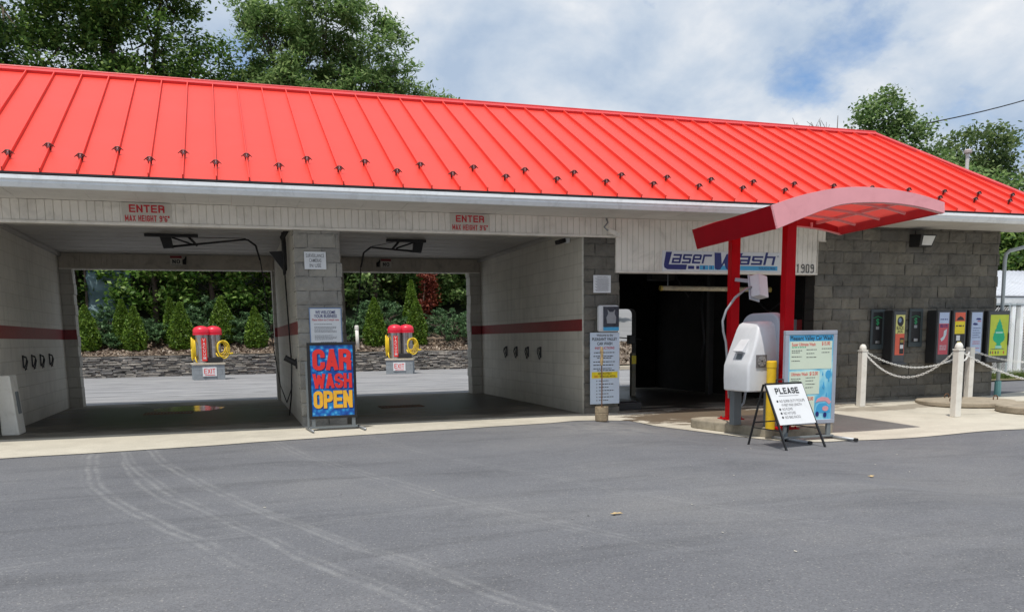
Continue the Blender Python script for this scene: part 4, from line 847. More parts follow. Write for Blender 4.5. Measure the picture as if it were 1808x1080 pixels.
for w in (.036, WD-.036):
    for s, z in TS: mb.v.append(tuple(pt(min(max(s, .04), 2.42), w, z-.02)))
for i in range(n-1): mb.f.append((i, i+1, n+i+1, n+i))
mb.build('roof_panel', M_trans, t, smooth=True)
mb = MB()   # flat tin skin over the dark left third
def zt(s): 
    for (a, b), (c, d) in zip(TS, TS[1:]):
        if a <= s <= c: return b+(d-b)*(s-a)/(c-a)
    return TS[-1][1]
for s in (.35, 1.22, 2.05):
    MB().beam(pt(s, .04, zt(s)-.055), pt(s, WD-.04, zt(s)-.055), .035, .045).build('purlin', M_canin, t)
for w in (.62, 1.18, 1.76):
    mb = MB(); seq = [TS[i] for i in range(3, n-2, 3)]
    for (a, b), (c, d) in zip(seq, seq[1:]): mb.beam(pt(a, w, b-.085), pt(c, w, d-.085), .03, .03)
    mb.build('rib', M_canin, t)
for (px, py), zt_ in (((7.2, -2.05), 2.86), ((7.10, -3.50), 2.86)):
    c = Vector((px, py, IZ))-o; mb = MB(); Mr = Matrix.Translation(c) @ Matrix.Rotation(R(-6.6), 4, 'Z')
    mb.box(-.068, .068, -.068, .068, 0, zt_-IZ, Mr); p_ = mb.build('post', M_red, t, bevel=.006)
    mb = MB(); mb.box(-.15, .15, -.15, .15, 0, .014, Mr)
    for a in (-.11, .11):
        for b in (-.11, .11): mb.lathe([(.016, .014), (.016, .035), (.01, .04)], (a, b, 0), 6, Mr)
    mb.build('base_plate', M_red, p_)

# kiosk
t = thing('payment_kiosk', 'white moulded pay kiosk with sloping hood beneath the canopy', 'kiosk', (6.85, -3.08, IZ)); o = Vector((6.85, -3.08, IZ))
def hood():
    bm = bmesh.new(); secs = []
    # (z, x0 front, x1 back, y0, y1)
    for z, xa, xb, ya, yb in ((.53, 6.60, 7.04, -3.38, -2.80), (.545, 6.585, 7.05, -3.395, -2.785), (.70, 6.580, 7.05, -3.40, -2.78), (.88, 6.582, 7.05, -3.40, -2.78), (.925, 6.600, 7.05, -3.40, -2.78), (1.05, 6.645, 7.05, -3.395, -2.785), (1.15, 6.68, 7.05, -3.39, -2.79), (1.27, 6.722, 7.05, -3.37, -2.80), (1.38, 6.755, 7.05, -3.345, -2.815), (1.445, 6.785, 7.05, -3.31, -2.83), (1.475, 6.825, 7.05, -3.26, -2.86), (1.485, 6.88, 7.05, -3.20, -2.90)):
        ring = []; r = .038
        for (cx, cy, a0) in ((xb-.01, yb-.01, 0), (xa+r, yb-r, 90), (xa+r, ya+r, 180), (xb-.01, ya+.01, 270)):
            rr = r if a0 in (90, 180) else .01
            for k in range(5):
                a = R(a0+22.5*k); ring.append(bm.verts.new(Vector((cx+rr*math.cos(a), cy+rr*math.sin(a), z))-Vector((o.x, o.y, o.z))))
        secs.append(ring)
    for a, b in zip(secs, secs[1:]):
        n = len(a)
        for i in range(n): bm.faces.new((a[i], a[(i+1) % n], b[(i+1) % n], b[i]))
    bm.faces.new(secs[0][::-1]); bm.faces.new(secs[-1]); bmesh.ops.recalc_face_normals(bm, faces=bm.faces)
    me = bpy.data.meshes.new('hood'); bm.to_mesh(me); bm.free(); return me
h = link('hood', hood(), M_fib, t, smooth=True)
es = h.modifiers.new('es', 'EDGE_SPLIT'); es.split_angle = R(35)
# rear shell: rounded slab standing behind the hood, wider at the top
prof = []
for cy, cz, a0 in ((-2.78+.0, 1.40, 0), (-3.2, 1.40, 90)):
    for k in range(9): a = R(a0+11.25*k); prof.append(((cy+.26*math.cos(a) if a0 == 0 else cy+.24*math.cos(a)), cz+.20*math.sin(a)))
prof += [(-3.44, 1.30), (-3.45, 1.15), (-3.45, .95), (-3.44, .60), (-2.52, .60)]
mb = MB(); n = len(prof)
mb.add([Vector((x, y, z))-o for x in (7.035, 7.16) for y, z in prof], [tuple(range(n)), tuple(range(2*n-1, n-1, -1))]+[(i, i+n, (i+1) % n+n, (i+1) % n) for i in range(n)]); mb.build('rear_shell', M_fib_shade, t, bevel=.03)
# slanted bill slot hood on the driver's face
def onface(y, z): # point on sloping face x
    z0, x0, z1, x1 = .925, 6.600, 1.38, 6.755; return x0+(x1-x0)*(z-z0)/(z1-z0)
mb = MB(); ya, yb = -3.22, -3.02
mb.add([Vector((onface(0, 1.24), ya, 1.24))-o, Vector((onface(0, 1.24), yb, 1.24))-o, Vector((onface(0, 1.06)-.065, yb+.01, 1.08))-o, Vector((onface(0, 1.06)-.065, ya-.01, 1.08))-o,
        Vector((onface(0, 1.24)+.05, ya, 1.22))-o, Vector((onface(0, 1.24)+.05, yb, 1.22))-o, Vector((onface(0, 1.05)+.03, yb+.01, 1.04))-o, Vector((onface(0, 1.05)+.03, ya-.01, 1.04))-o], [(0, 1, 2, 3), (0, 3, 7, 4), (1, 5, 6, 2), (3, 2, 6, 7), (0, 4, 5, 1)])
mb.build('bill_slot_cover', M_fib, t, bevel=.006)
mb = MB(); mb.add([Vector((onface(0, z)-.004, y, z))-o for y, z in ((-3.18, .97), (-3.05, .97), (-3.05, 1.045), (-3.18, 1.045))], [(0, 1, 2, 3)]); mb.build('bill_slot', M_greyp, t)
mb = MB(); mb.box(6.70-o.x, 6.86-o.x, -3.414-o.y, -3.398-o.y, .86-o.z, 1.03-o.z)
vent = mb.build('vent_grille', mat('vent_frame', (.16, .15, .15), .6), t)
mb = MB(); mb.lathe([(.065, 0), (.07, .004), (.058, .004)], (0, 0, 0), 20, Matrix.Translation(Vector((6.78, -3.416, .945))-o) @ Matrix.Rotation(R(90), 4, 'X'))
for k in range(4): mb.box(-.062, .062, -.007, .007, .004, .009, Matrix.Translation(Vector((6.78, -3.416, .945))-o) @ Matrix.Rotation(R(90), 4, 'X') @ Matrix.Rotation(R(45*k), 4, 'Z'))
mb.build('vent_fan', mat('vent_light', (.27, .26, .26), .5), vent)
for x, y in ((6.80, -2.78), (7.06, -3.22)):
    q = Vector((x, y, IZ))-o; mb = MB(); mb.box(q.x-.06, q.x+.06, q.y-.06, q.y+.06, 0, .53); mb.build('leg', M_greyp, t, bevel=.005)
MB().tube([Vector(p)-o for p in ((6.83, -2.72, .56), (6.79, -2.72, .40), (6.84, -2.70, .27), (6.93, -2.66, .24), (7.03, -2.64, .32), (7.06, -2.65, .56))], .017, 8).build('conduit', M_grey, t, smooth=True)

t = thing('loop_camera_box', 'tilted pale grey box with curling conduit fixed to the left red post', 'control box', (7.12, -2.25, 1.75)); o = Vector((7.12, -2.25, 1.75))
Mb_ = Matrix.Translation(Vector((7.24, -2.62, 1.985))-o) @ Matrix.Rotation(R(28), 4, 'Z') @ Matrix.Rotation(R(-10), 4, 'X') @ Matrix.Rotation(R(8), 4, 'Y')
MB().box(-.125, .125, -.09, .06, -.16, .155, Mb_).build('box', M_fib, t, bevel=.012)
MB().box(-.135, .135, .061, .085, -.19, .17, Mb_).build('back_plate', M_fib_shade, t, bevel=.006)
MB().beam(Vector((7.2, -2.12, 2.12))-o, Vector((7.22, -2.56, 2.06))-o, .05).build('arm', M_fib_shade, t)
MB().tube([Vector(p)-o for p in ((7.13, -2.64, 1.98), (7.02, -2.64, 1.95), (6.86, -2.62, 1.83), (6.73, -2.6, 1.65), (6.675, -2.6, 1.5), (6.69, -2.6, 1.35), (6.735, -2.6, 1.2), (6.745, -2.62, 1.0), (6.745, -2.64, .8), (6.755, -2.66, .56), (6.77, -2.66, .40))], .018, 10).build('conduit', M_grey, t, smooth=True)

t = thing('safety_bollard', 'yellow steel bollard beside the white pay kiosk', 'bollard', (6.88, -3.50, IZ))
MB().lathe([(.064, 0), (.064, .83)], n=24).build('pipe', M_yel, t, smooth=False); MB().lathe([(.067, .831), (.068, .84), (.068, .905), (.064, .92), (.05, .925)], n=24).build('cap', M_yel, t)

# ------------------------------------------------------------------ menu board
MZ = gz(7.3, -3.8)+.01
t = thing('menu_board', 'grey framed price board with blue water artwork beside the bollard', 'menu board', (6.87, -3.78, MZ)); o = Vector((6.87, -3.78, MZ))
W0, H0, H1 = .81, .215, 1.455
mb = MB(); e = .055
mb.box(0, W0, -.03, .03, H0, H0+e); mb.box(0, W0, -.03, .03, H1-e, H1); mb.box(0, e, -.029, .029, H0+e, H1-e); mb.box(W0-e, W0, -.029, .029, H0+e, H1-e); mb.build('frame', mat('frame_alu', (.42, .45, .52), .4, metal=.3), t, bevel=.006)
MB().box(e, W0-e, -.018, .018, H0+e, H1-e).build('panel', M_menu, t)
yy = -.0205
mb = MB(); mb.box(e+.01, W0-e-.01, yy, yy+.002, H1-.135, H1-.065); mb.build('title_band', M_sky, t)
mb = MB(); mb.box(.075, W0-.075, yy, yy+.002, .95, 1.315); mb.box(.075, .55, yy, yy+.002, .615, .92); mb.box(.075, .48, yy, yy+.002, .34, .59); mb.build('price_cards', M_cream, t)
mb = MB(); text(mb, 'Pleasant Valley Car Wash', .075, W0/2, H1-.122, yy-.002, off=.012, width=.66)
for x, zs in ((.10, (1.19, 1.165, 1.11, 1.055)), (.33, (1.20, 1.15, 1.10)), (.57, (1.21, 1.16))):
    for i, z in enumerate(zs): greek(mb, x, x+.16-.03*(i % 2), z, .009, yy-.001)
for x, zs in ((.10, (.82, .795, .75, .70, .65)), (.33, (.83, .79, .745, .70))):
    for i, z in enumerate(zs): greek(mb, x, x+.15-.03*(i % 2), z, .009, yy-.001)
for z in (.50, .45, .40): greek(mb, .10, .40, z, .009, yy-.001)
mb.build('lettering', M_tblack, t)
mb = MB(); text(mb, 'Super Ultimate Wash', .06, .10, 1.255, yy-.001, 'LEFT', off=.014, width=.37); text(mb, '$15.00', .065, .70, 1.262, yy-.001, 'RIGHT', off=.016, width=.13)
text(mb, 'Ultimate Wash', .06, .10, .865, yy-.001, 'LEFT', off=.014, width=.26); text(mb, '$12.00', .065, .52, .868, yy-.001, 'RIGHT', off=.016, width=.13); text(mb, '$10.00', .065, .46, .535, yy-.001, 'RIGHT', off=.016, width=.13); mb.build('price_lettering', M_tbright, t)
mb = MB(); greek(mb, .10, .32, 1.232, .012, yy-.001); mb.build('small_print', M_green, t)
mb = MB()   # printed blue car with water drops
mb.prism([(.50, .36), (.52, .45), (.56, .49), (.66, .49), (.72, .44), (.74, .36)], yy, yy+.002); mb.prism([(.69+.045*math.cos(a), .87+.06*math.sin(a)) for a in [R(30*i) for i in range(12)]], yy, yy+.002)
for dx_, dz_, s_ in ((.62, .72, 1), (.70, .80, .7), (.60, .88, .6), (.67, .60, .6), (.72, .98-.06, .5)): mb.prism([(dx_, dz_+.06*s_), (dx_+.014*s_, dz_), (dx_+.018*s_, dz_-.02*s_), (dx_, dz_-.04*s_), (dx_-.018*s_, dz_-.02*s_), (dx_-.014*s_, dz_)], yy-.001, yy+.001)
mb.build('print_car', M_sky, t)
mb = MB(); mb.prism([(.50, .50), (.53, .55), (.60, .575), (.70, .56), (.75, .50), (.72, .47), (.66, .515), (.56, .515)], yy-.001, yy+.001)
mb.prism([(.66+.05*math.cos(a), .415+.035*math.sin(a)) for a in [R(30*i) for i in range(12)]], yy-.002, yy-.0005); mb.build('print_mitt', mat('print_pink', (.75, .35, .38), .5), t)
mb = MB(); [mb.prism([(cx_+.028*math.cos(a), cz_+.035*math.sin(a)) for a in [R(30*i) for i in range(12)]], yy-.003, yy-.0015) for cx_, cz_ in ((.655, .33), (.53, .345))]; mb.build('print_wheels', M_tnavy, t)
mb = MB(); mb.box(.02, .08, -.02, .02, 0.03, H0-.001); mb.box(W0-.11, W0-.05, -.02, .02, .03, H0-.001); mb.box(.0, W0, -.025, .025, .03, .055); mb.build('stand', M_greyp, t, bevel=.004)
for x in (.09, W0-.0):
    mb = MB(); mb.tube([(x-.02, .30, .022), (x+.04, -.38, .022)], .021, 10); mb.build('foot_tube', M_grey, t, smooth=True)
    MB().tube([(x+.0405, -.385, .022), (x+.044, -.43, .022)], .0235, 10).build('foot_cap', M_rubber, t)

# ------------------------------------------------------------------ PLEASE A-frame
PZ = gz(6.75, -4.1)
t = thing('a_frame_sign', 'folding A-frame sign reading PLEASE with handwritten rules in a black frame', 'A-frame sign', (6.66, -4.06, PZ), R(9)); HH = .80; FR_, BK = -.42, .26
mb = MB()
wv = .33
for s in (-1, 1):
    mb.beam((s*wv, FR_, 0), (s*wv*.93, 0, HH), .022); 
mb.beam((-wv*.93, 0, HH), (wv*.93, 0, HH), .022); mb.build('front_legs', M_black, t)
mb = MB()
for s in (-1, 1): mb.beam((s*(wv-.01), BK, 0), (s*wv*.93, .028, HH-.005), .02)
mb.beam((-wv, BK*.62, HH*.38), (wv, BK*.62, HH*.38), .015); mb.build('back_legs', M_black, t)
[MB().beam((q*wv*.98, FR_*.70, HH*.29), (q*wv, BK*.7, HH*.30), .012).build('brace', M_black, t) for q in (-1, 1)]
ang = math.atan2(-FR_, HH); PL = math.hypot(FR_, HH)
Mp = Matrix.Translation((0, FR_, 0)) @ Matrix.Rotation(-ang, 4, 'X')     # local z runs up the slope
z0, z1 = PL*.37, PL*.975
MB().box(-wv*.93, wv*.93, -.016, -.010, z0, z1, Mp).build('panel', M_signw, t)
mb = MB(); block(mb, 'PLEASE', .0, z1-.13, .40, .085, .2, -.018, Mp, gap=.12, gw=.66); text(mb, '•', .1, -.22, z1-.262, -.018, off=.03, M=Mp); text(mb, '•', .1, -.22, z1-.372, -.018, off=.03, M=Mp); text(mb, '•', .1, -.22, z1-.427, -.018, off=.03, M=Mp); text(mb, '•', .1, -.22, z1-.482, -.018, off=.03, M=Mp)
mb.build('lettering', M_tblack, t)
mb = MB(); mb.box(-.17, .17, -.0175, -.0165, z1-.16, z1-.155, Mp)
for s, x, z, w in (('NO SUPER DUTY PICKUPS', -.185, .24, .43), ('19 FEET MAX LENGTH', -.17, .295, .34), ('NO PLOWS', -.18, .35, .17), ('NO HITCHES', -.18, .405, .20), ('NO BIKE RACKS', -.18, .46, .26)): text(mb, s, .052, x, z1-z-.006, -.018, 'LEFT', width=w, M=Mp)
mb.build('handwriting', M_tgrey, t)
mb = MB(); mb.tube([(-.12, 0, HH+.005), (-.12, 0, HH+.05), (-.0, 0, HH+.05), (-.0, 0, HH+.005)], .009, 7); mb.build('handle', M_black, t)

# ------------------------------------------------------------------ CAR WASH OPEN board
t = thing('open_sign', 'black framed board reading CAR WASH OPEN over blue water droplets', 'sidewalk sign', (1.345, -.72, .012), R(2))
Ms = Matrix.Rotation(R(2.5), 4, 'X'); w2 = .345; z0, z1 = .17, 1.27
mb = MB(); e = .04; mb.box(-w2-.0, w2, -.03, .03, z0, z0+e, Ms); mb.box(-w2, w2, -.03, .03, z1-e, z1, Ms); mb.box(-w2, -w2+e, -.029, .029, z0+e, z1-e, Ms); mb.box(w2-e, w2, -.029, .029, z0+e, z1-e, Ms); mb.build('frame', M_black, t, bevel=.006)
MB().box(-w2+e, w2-e, -.02, .02, z0+e, z1-e, Ms).build('panel', M_bub, t)
for body, sz, z, w, m_ in (('CAR', .305, .87, .55, M_tbright), ('WASH', .215, .61, .56, M_tbright), ('OPEN', .255, .32, .56, M_orange)):
    mb = MB(); block(mb, body, .013, z-.013, w, sz, .205, -.0215, Ms, gap=.035); mb.build('lettering_shadow', M_tnavy, t)
    mb = MB(); block(mb, body, 0, z, w, sz, .205, -.0245, Ms, gap=.035); mb.build('lettering', m_, t)
mb = MB(); mb.box(-w2+.03, -w2+.08, -.02, .02, .03, z0, Ms); mb.box(w2-.08, w2-.03, -.02, .02, .03, z0, Ms); mb.box(-w2, w2, -.025, .02, .025, .055); mb.build('stand', M_greyp, t)
for x in (-.37, .37):
    MB().tube([(x, .28, .022), (x+.03, -.36, .022)], .016, 8).build('foot_tube', M_grey, t, smooth=True)
mb = MB(); mb.box(-w2-.03, -w2-.005, -.0, .045, .05, 1.0, Ms); mb.build('rear_panel_edge', M_greyp, t)

# ------------------------------------------------------------------ posts and chains
def post(x, y, h, lab, ball):
    z = gz(x, y)+.008; t = thing('chain_post', lab, 'post', (x, y, z), 0, 'white chain posts'); mb = MB()
    mb.box(-.058, .058, -.058, .058, 0, h-.13 if ball else h); mb.build('shaft', M_pvc, t, bevel=.008)
    if ball:
        MB().box(-.066, .066, -.066, .066, h-.129, h-.105).build('collar', M_pvc, t, bevel=.006)
        MB().lathe([(.048, h-.105), (.060, h-.10), (.064, h-.085), (.058, h-.05), (.042, h-.015), (.018, h), (.0, h)], n=20).build('finial', M_pvc, t, smooth=True)
    return t
P1, P2, P3 = (10.86, -.62), (11.0, -2.62), (13.55, -.45)
post(*P1, 1.13, 'white post with domed cap nearest the menu board', True); post(*P2, 1.19, 'tallest white post with domed cap nearest the forecourt', True); post(*P3, 1.02, 'flat topped cream post in front of the vending boxes', False)
def chain(a, b, sag, lab):
    a, b = Vector(a), Vector(b); Lc = (b-a).length*1.06; link_l = .052; n = max(6, int(Lc/link_l)); mb = MB()
    def P(u): return a.lerp(b, u)-Vector((0, 0, sag*4*u*(1-u)))
    for i in range(n):
        p, q = P(i/n), P((i+1)/n); c = (p+q)/2; d = (q-p).normalized(); sd = d.cross(Vector((0, 0, 1))).normalized(); up = sd.cross(d)
        s = sd if i % 2 else up; l2 = (q-p).length*.5+.008; w = .014
        pts = [c+d*(l2-w)*math.copysign(1, math.cos(k))+d*w*math.cos(k)+s*w*math.sin(k) for k in [2*math.pi*(j+.5)/8 for j in range(8)]]
        mb.tube(pts+[pts[0]], .0055, 5, caps=False)
    tag(mb.build('chain', M_chain), lab, 'chain', 'white chains between the posts')
chain((P1[0]+.06, P1[1], .93), (P2[0]-.03, P2[1]+.05, .99), .42, 'white chain sagging lowest between the two domed posts')
chain((P1[0]+.06, P1[1]-.02, .96), (P3[0]-.06, P3[1], .93), .30, 'white chain from the first domed post to the flat topped post')
chain((P2[0]+.06, P2[1], 1.0), (P3[0]-.06, P3[1]-.02, .90), -.02, 'short taut chain rising from the tallest post to the flat topped post') if False else None
chain((P2[0]+.06, P2[1], .98), (15.4, -2.9, .80), .50, 'white chain running right from the tallest post out of view')
chain((P3[0]+.06, P3[1], .93), (16.6, -.6, .86), .22, 'white chain running right from the flat topped post out of view')
chain((P2[0]+.06, P2[1]+.03, .92), (P3[0]-.06, P3[1]-.03, .92), .12, 'short white chain between the tallest post and the flat topped post')
# manhole lids
def lid(x, y, r, h, lab):
    z = gz(x, y)+.008; t = thing('tank_lid', lab, 'concrete lid', (x, y, z), 0, 'round concrete tank lids')
    pr_ = [(r*.97, 0), (r, .02), (r, h-.02), (r-.02, h)]
    mb = MB(); mb.lathe(pr_, n=44); mb.v = [(a*(1+.012*noise.noise((a*4, b*4, c*9))), b*(1+.012*noise.noise((a*4, b*4, 5))), c) for a, b, c in mb.v]; mb.build('slab', M_lid, t)
    for a in (R(200), R(330), R(80)):
        px, py = r*.62*math.cos(a), r*.62*math.sin(a); MB().tube([(px-.05, py, h-.01), (px-.05, py, h+.05), (px-.02, py, h+.075), (px+.02, py, h+.075), (px+.05, py, h+.05), (px+.05, py, h-.01)], .010, 7).build('lifting_eye', M_rust, t, smooth=True)
lid(12.95, -.95, .84, .09, 'round grey concrete tank lid beside the block wall')
lid(13.1, -2.75, .95, .12, 'larger brown concrete tank lid nearer the forecourt')

# ------------------------------------------------------------------ vending boxes and change machines
def vend(x0, x1, z0, z1, lab, d=.27):
    t = thing('vending_box', lab, 'vending machine', (x0, -.03, z0), 0, 'vending boxes on the block wall'); w = x1-x0; h = z1-z0
    MB().box(0, w, -d+.03, 0, 0, h).build('cabinet', M_box, t, bevel=.012)
    MB().box(.02, w-.02, -d+.018, -d+.029, .02, h-.02).build('face', M_boxf, t, bevel=.006)
    return t, w, h, -d+.015
t, w, h, yf = vend(11.82, 12.13, .70, 1.715, 'slim vending box with yellow BLACK JACK and coral panels between the change machines')
MB().box(.065, w-.035, yf, yf+.002, .58, .93).build('label_panel', mat('print_pale_yellow', (.68, .66, .22), .4), t)
mb = MB(); text(mb, 'BLACK', .085, w/2+.015, .66, yf-.002, off=.02, width=.17); text(mb, 'JACK', .07, w/2+.015, .60, yf-.002, off=.02, width=.13); mb.prism([(w/2+.015+.075*math.cos(a), .81+.095*math.sin(a)) for a in [R(24*i) for i in range(15)]], yf-.002, yf-.001); mb.box(.17, .265, yf-.0025, yf-.001, .20, .50); mb.build('lettering', M_tblack, t)
MB().prism([(w/2+.0+.035*math.cos(a), .83+.045*math.sin(a)) for a in [R(24*i) for i in range(15)]], yf-.004, yf-.0025).build('picture', mat('print_slate', (.2, .28, .4), .4), t)
MB().box(.065, w-.035, yf-.0005, yf+.002, .18, .579).build('label_panel', M_coral, t)
MB().box(.18, .255, yf-.004, yf-.0028, .30, .37).build('picture', M_signw, t); MB().box(.18, .255, yf-.004, yf-.0028, .41, .47).build('picture', mat('print_bronze', (.3, .22, .05), .5), t)
MB().box(-.02, w+.0, yf-.05, yf+.02, -.005, .035).build('tray', M_boxf, t, bevel=.008)
t, w, h, yf = vend(12.86, 13.20, .70, 1.715, 'slim vending box with faded red panel and pale cloth picture, left of four')
MB().box(.055, w-.05, yf, yf+.002, .17, .97).build('label_panel', M_pinkred, t); MB().box(.055, w-.05, yf-.002, yf-.0005, .76, .97).build('label_panel', M_pale, t)
mb = MB(); mb.prism([(.10, .47), (.17, .52), (.18, .62), (.25, .66), (.24, .55), (.19, .46), (.13, .42)], yf-.002, yf-.001); 
for z in (.33, .295, .26): greek(mb, .09, .25, z, .014, yf-.002)
mb.build('picture', mat('print_cloth', (.55, .65, .72), .5), t)
mb = MB(); [greek(mb, .08, .26, z, .02, yf-.003) for z in (.72, .69, .83)]; mb.build('small_print', M_tnavy, t)
MB().box(-.02, w, yf-.05, yf+.02, -.005, .035).build('tray', M_boxf, t, bevel=.008)
t, w, h, yf = vend(13.25, 13.60, .70, 1.715, 'slim vending box with orange, yellow and black panel, second of four')
for a, b, m_ in ((.80, .97, M_coral), (.56, .799, M_tyel), (.17, .559, M_tblack)): MB().box(.055, w-.05, yf, yf+.002, a, b).build('label_panel', m_, t)
mb = MB(); mb.prism([(.08, .82), (.12, .87), (.18, .90), (.24, .87), (.28, .82)], yf-.002, yf-.001); greek(mb, .08, .27, .70, .025, yf-.002); mb.build('picture', M_tblack, t)
mb = MB(); mb.box(.10, .19, yf-.002, yf-.001, .43, .53); mb.build('picture', M_signw, t); MB().box(.13, .22, yf-.002, yf-.001, .35, .41).build('picture', M_tyel, t)
t, w, h, yf = vend(13.66, 14.03, .70, 1.715, 'slim vending box with pale blue panel and small car drawing, third of four')
MB().box(.055, w-.05, yf, yf+.002, .17, .97).build('label_panel', M_pale, t)
mb = MB(); mb.prism([(.15, .83), (.19, .86), (.26, .86), (.30, .83), (.24, .82)], yf-.002, yf-.001); mb.prism([(.08, .74), (.12, .77), (.19, .76), (.22, .73), (.14, .72)], yf-.002, yf-.001); [greek(mb, .09, .29-.04*(i % 2), .66-.045*i, .011, yf-.002) for i in range(5)]; mb.build('picture', M_tnavy, t)
mb = MB(); mb.box(.20, .29, yf-.003, yf-.002, .79, .805); [greek(mb, .10, .28, z, .011, yf-.002) for z in (.40, .36, .27)]; mb.build('small_print', M_tred, t)
t, w, h, yf = vend(14.13, 14.70, .68, 1.70, 'widest vending box with lime panel and green tree air freshener, rightmost')
MB().box(.06, w-.045, yf, yf+.002, .14, .94).build('label_panel', M_lime, t)
tr = [(0, .84), (.035, .76), (.055, .755), (.05, .73), (.085, .68), (.075, .66), (.12, .60), (.11, .575), (.15, .53), (.14, .51), (.165, .47), (.15, .45), (.16, .43), (.12, .39), (.06, .36), (.05, .33), (.075, .31), (.09, .25)]
cxx = w/2+.01; tr = [(a, z) for a, z in tr]+[(-a, z) for a, z in tr[::-1][:-1]]
mb = MB(); mb.prism([(cxx+a*.95, z+.03) for a, z in tr], yf-.002, yf-.001)
mb.build('tree_emblem', M_green, t)
mb = MB(); mb.box(cxx-.08, cxx+.08, yf-.003, yf-.0021, .285, .335); mb.box(cxx-.09, cxx+.09, yf-.003, yf-.0021, .575, .61); mb.build('picture', mat('print_mint', (.35, .72, .6), .4), t)
mb = MB(); [mb.prism([(x, .24), (x+.016, .20), (x, .165), (x-.016, .20)], yf-.002, yf-.001) for x in (.10, .30)]; [greek(mb, .10, .45, z, .012, yf-.002) for z in (.265,)]; mb.build('picture', M_tnavy, t)
mb = MB(); [mb.prism([(x, .235), (x+.016, .20), (x, .165), (x-.016, .20)], yf-.002, yf-.001) for x in (.16, .44)]; mb.build('picture', M_tred, t)
mb = MB(); mb.prism([(.23, .235), (.246, .20), (.23, .165), (.214, .20)], yf-.002, yf-.001); mb.box(w-.05, w-.025, yf-.015, yf, .34, .58)
for i in range(5): mb.prism([(.09+.085*i, .085), (.12+.085*i, .085), (.105+.085*i, .055)], yf-.002, yf-.001)
mb.build('latch', M_black, t)
def changer(x0, x1, z0, z1, lab):
    t = thing('change_machine', lab, 'change machine', (x0, -.03, z0), 0, 'flush change machines'); w, h = x1-x0, z1-z0
    mb = MB(); e = .055
    mb.box(0, w, -.02, 0, 0, e+.04); mb.box(0, w, -.02, 0, h-e, h); mb.box(0, e, -.02, 0, e+.041, h-e-.001); mb.box(w-e, w, -.02, 0, e+.041, h-e-.001); mb.build('frame', M_machine, t, bevel=.006)
    MB().box(e, w-e, -.006, 0, e+.04, h-e).build('face', M_black, t)
    mb = MB(); text(mb, '$', .16, w/2, h-.28, -.009, off=.012); mb.tube([(e+.01, -.009, h-.16), (w/2, -.009, h-.13), (w-e-.01, -.009, h-.16)], .006, 6); mb.build('dollar_mark', mat('print_mid_green', (.03, .3, .12), .4), t)
    MB().box(w/2-.035, w/2+.035, -.012, -.007, h*.50, h*.50+.055).build('bill_slot', M_grey, t); MB().box(w/2-.045, w/2+.055, -.03, -.007, e+.05, e+.11).build('coin_cup', M_steel, t, bevel=.01)
changer(11.515, 11.845, .99, 1.74, 'green-grey change machine with dollar sign left of the black jack box'); changer(12.42, 12.75, 1.02, 1.75, 'green-grey change machine with dollar sign right of the black jack box')

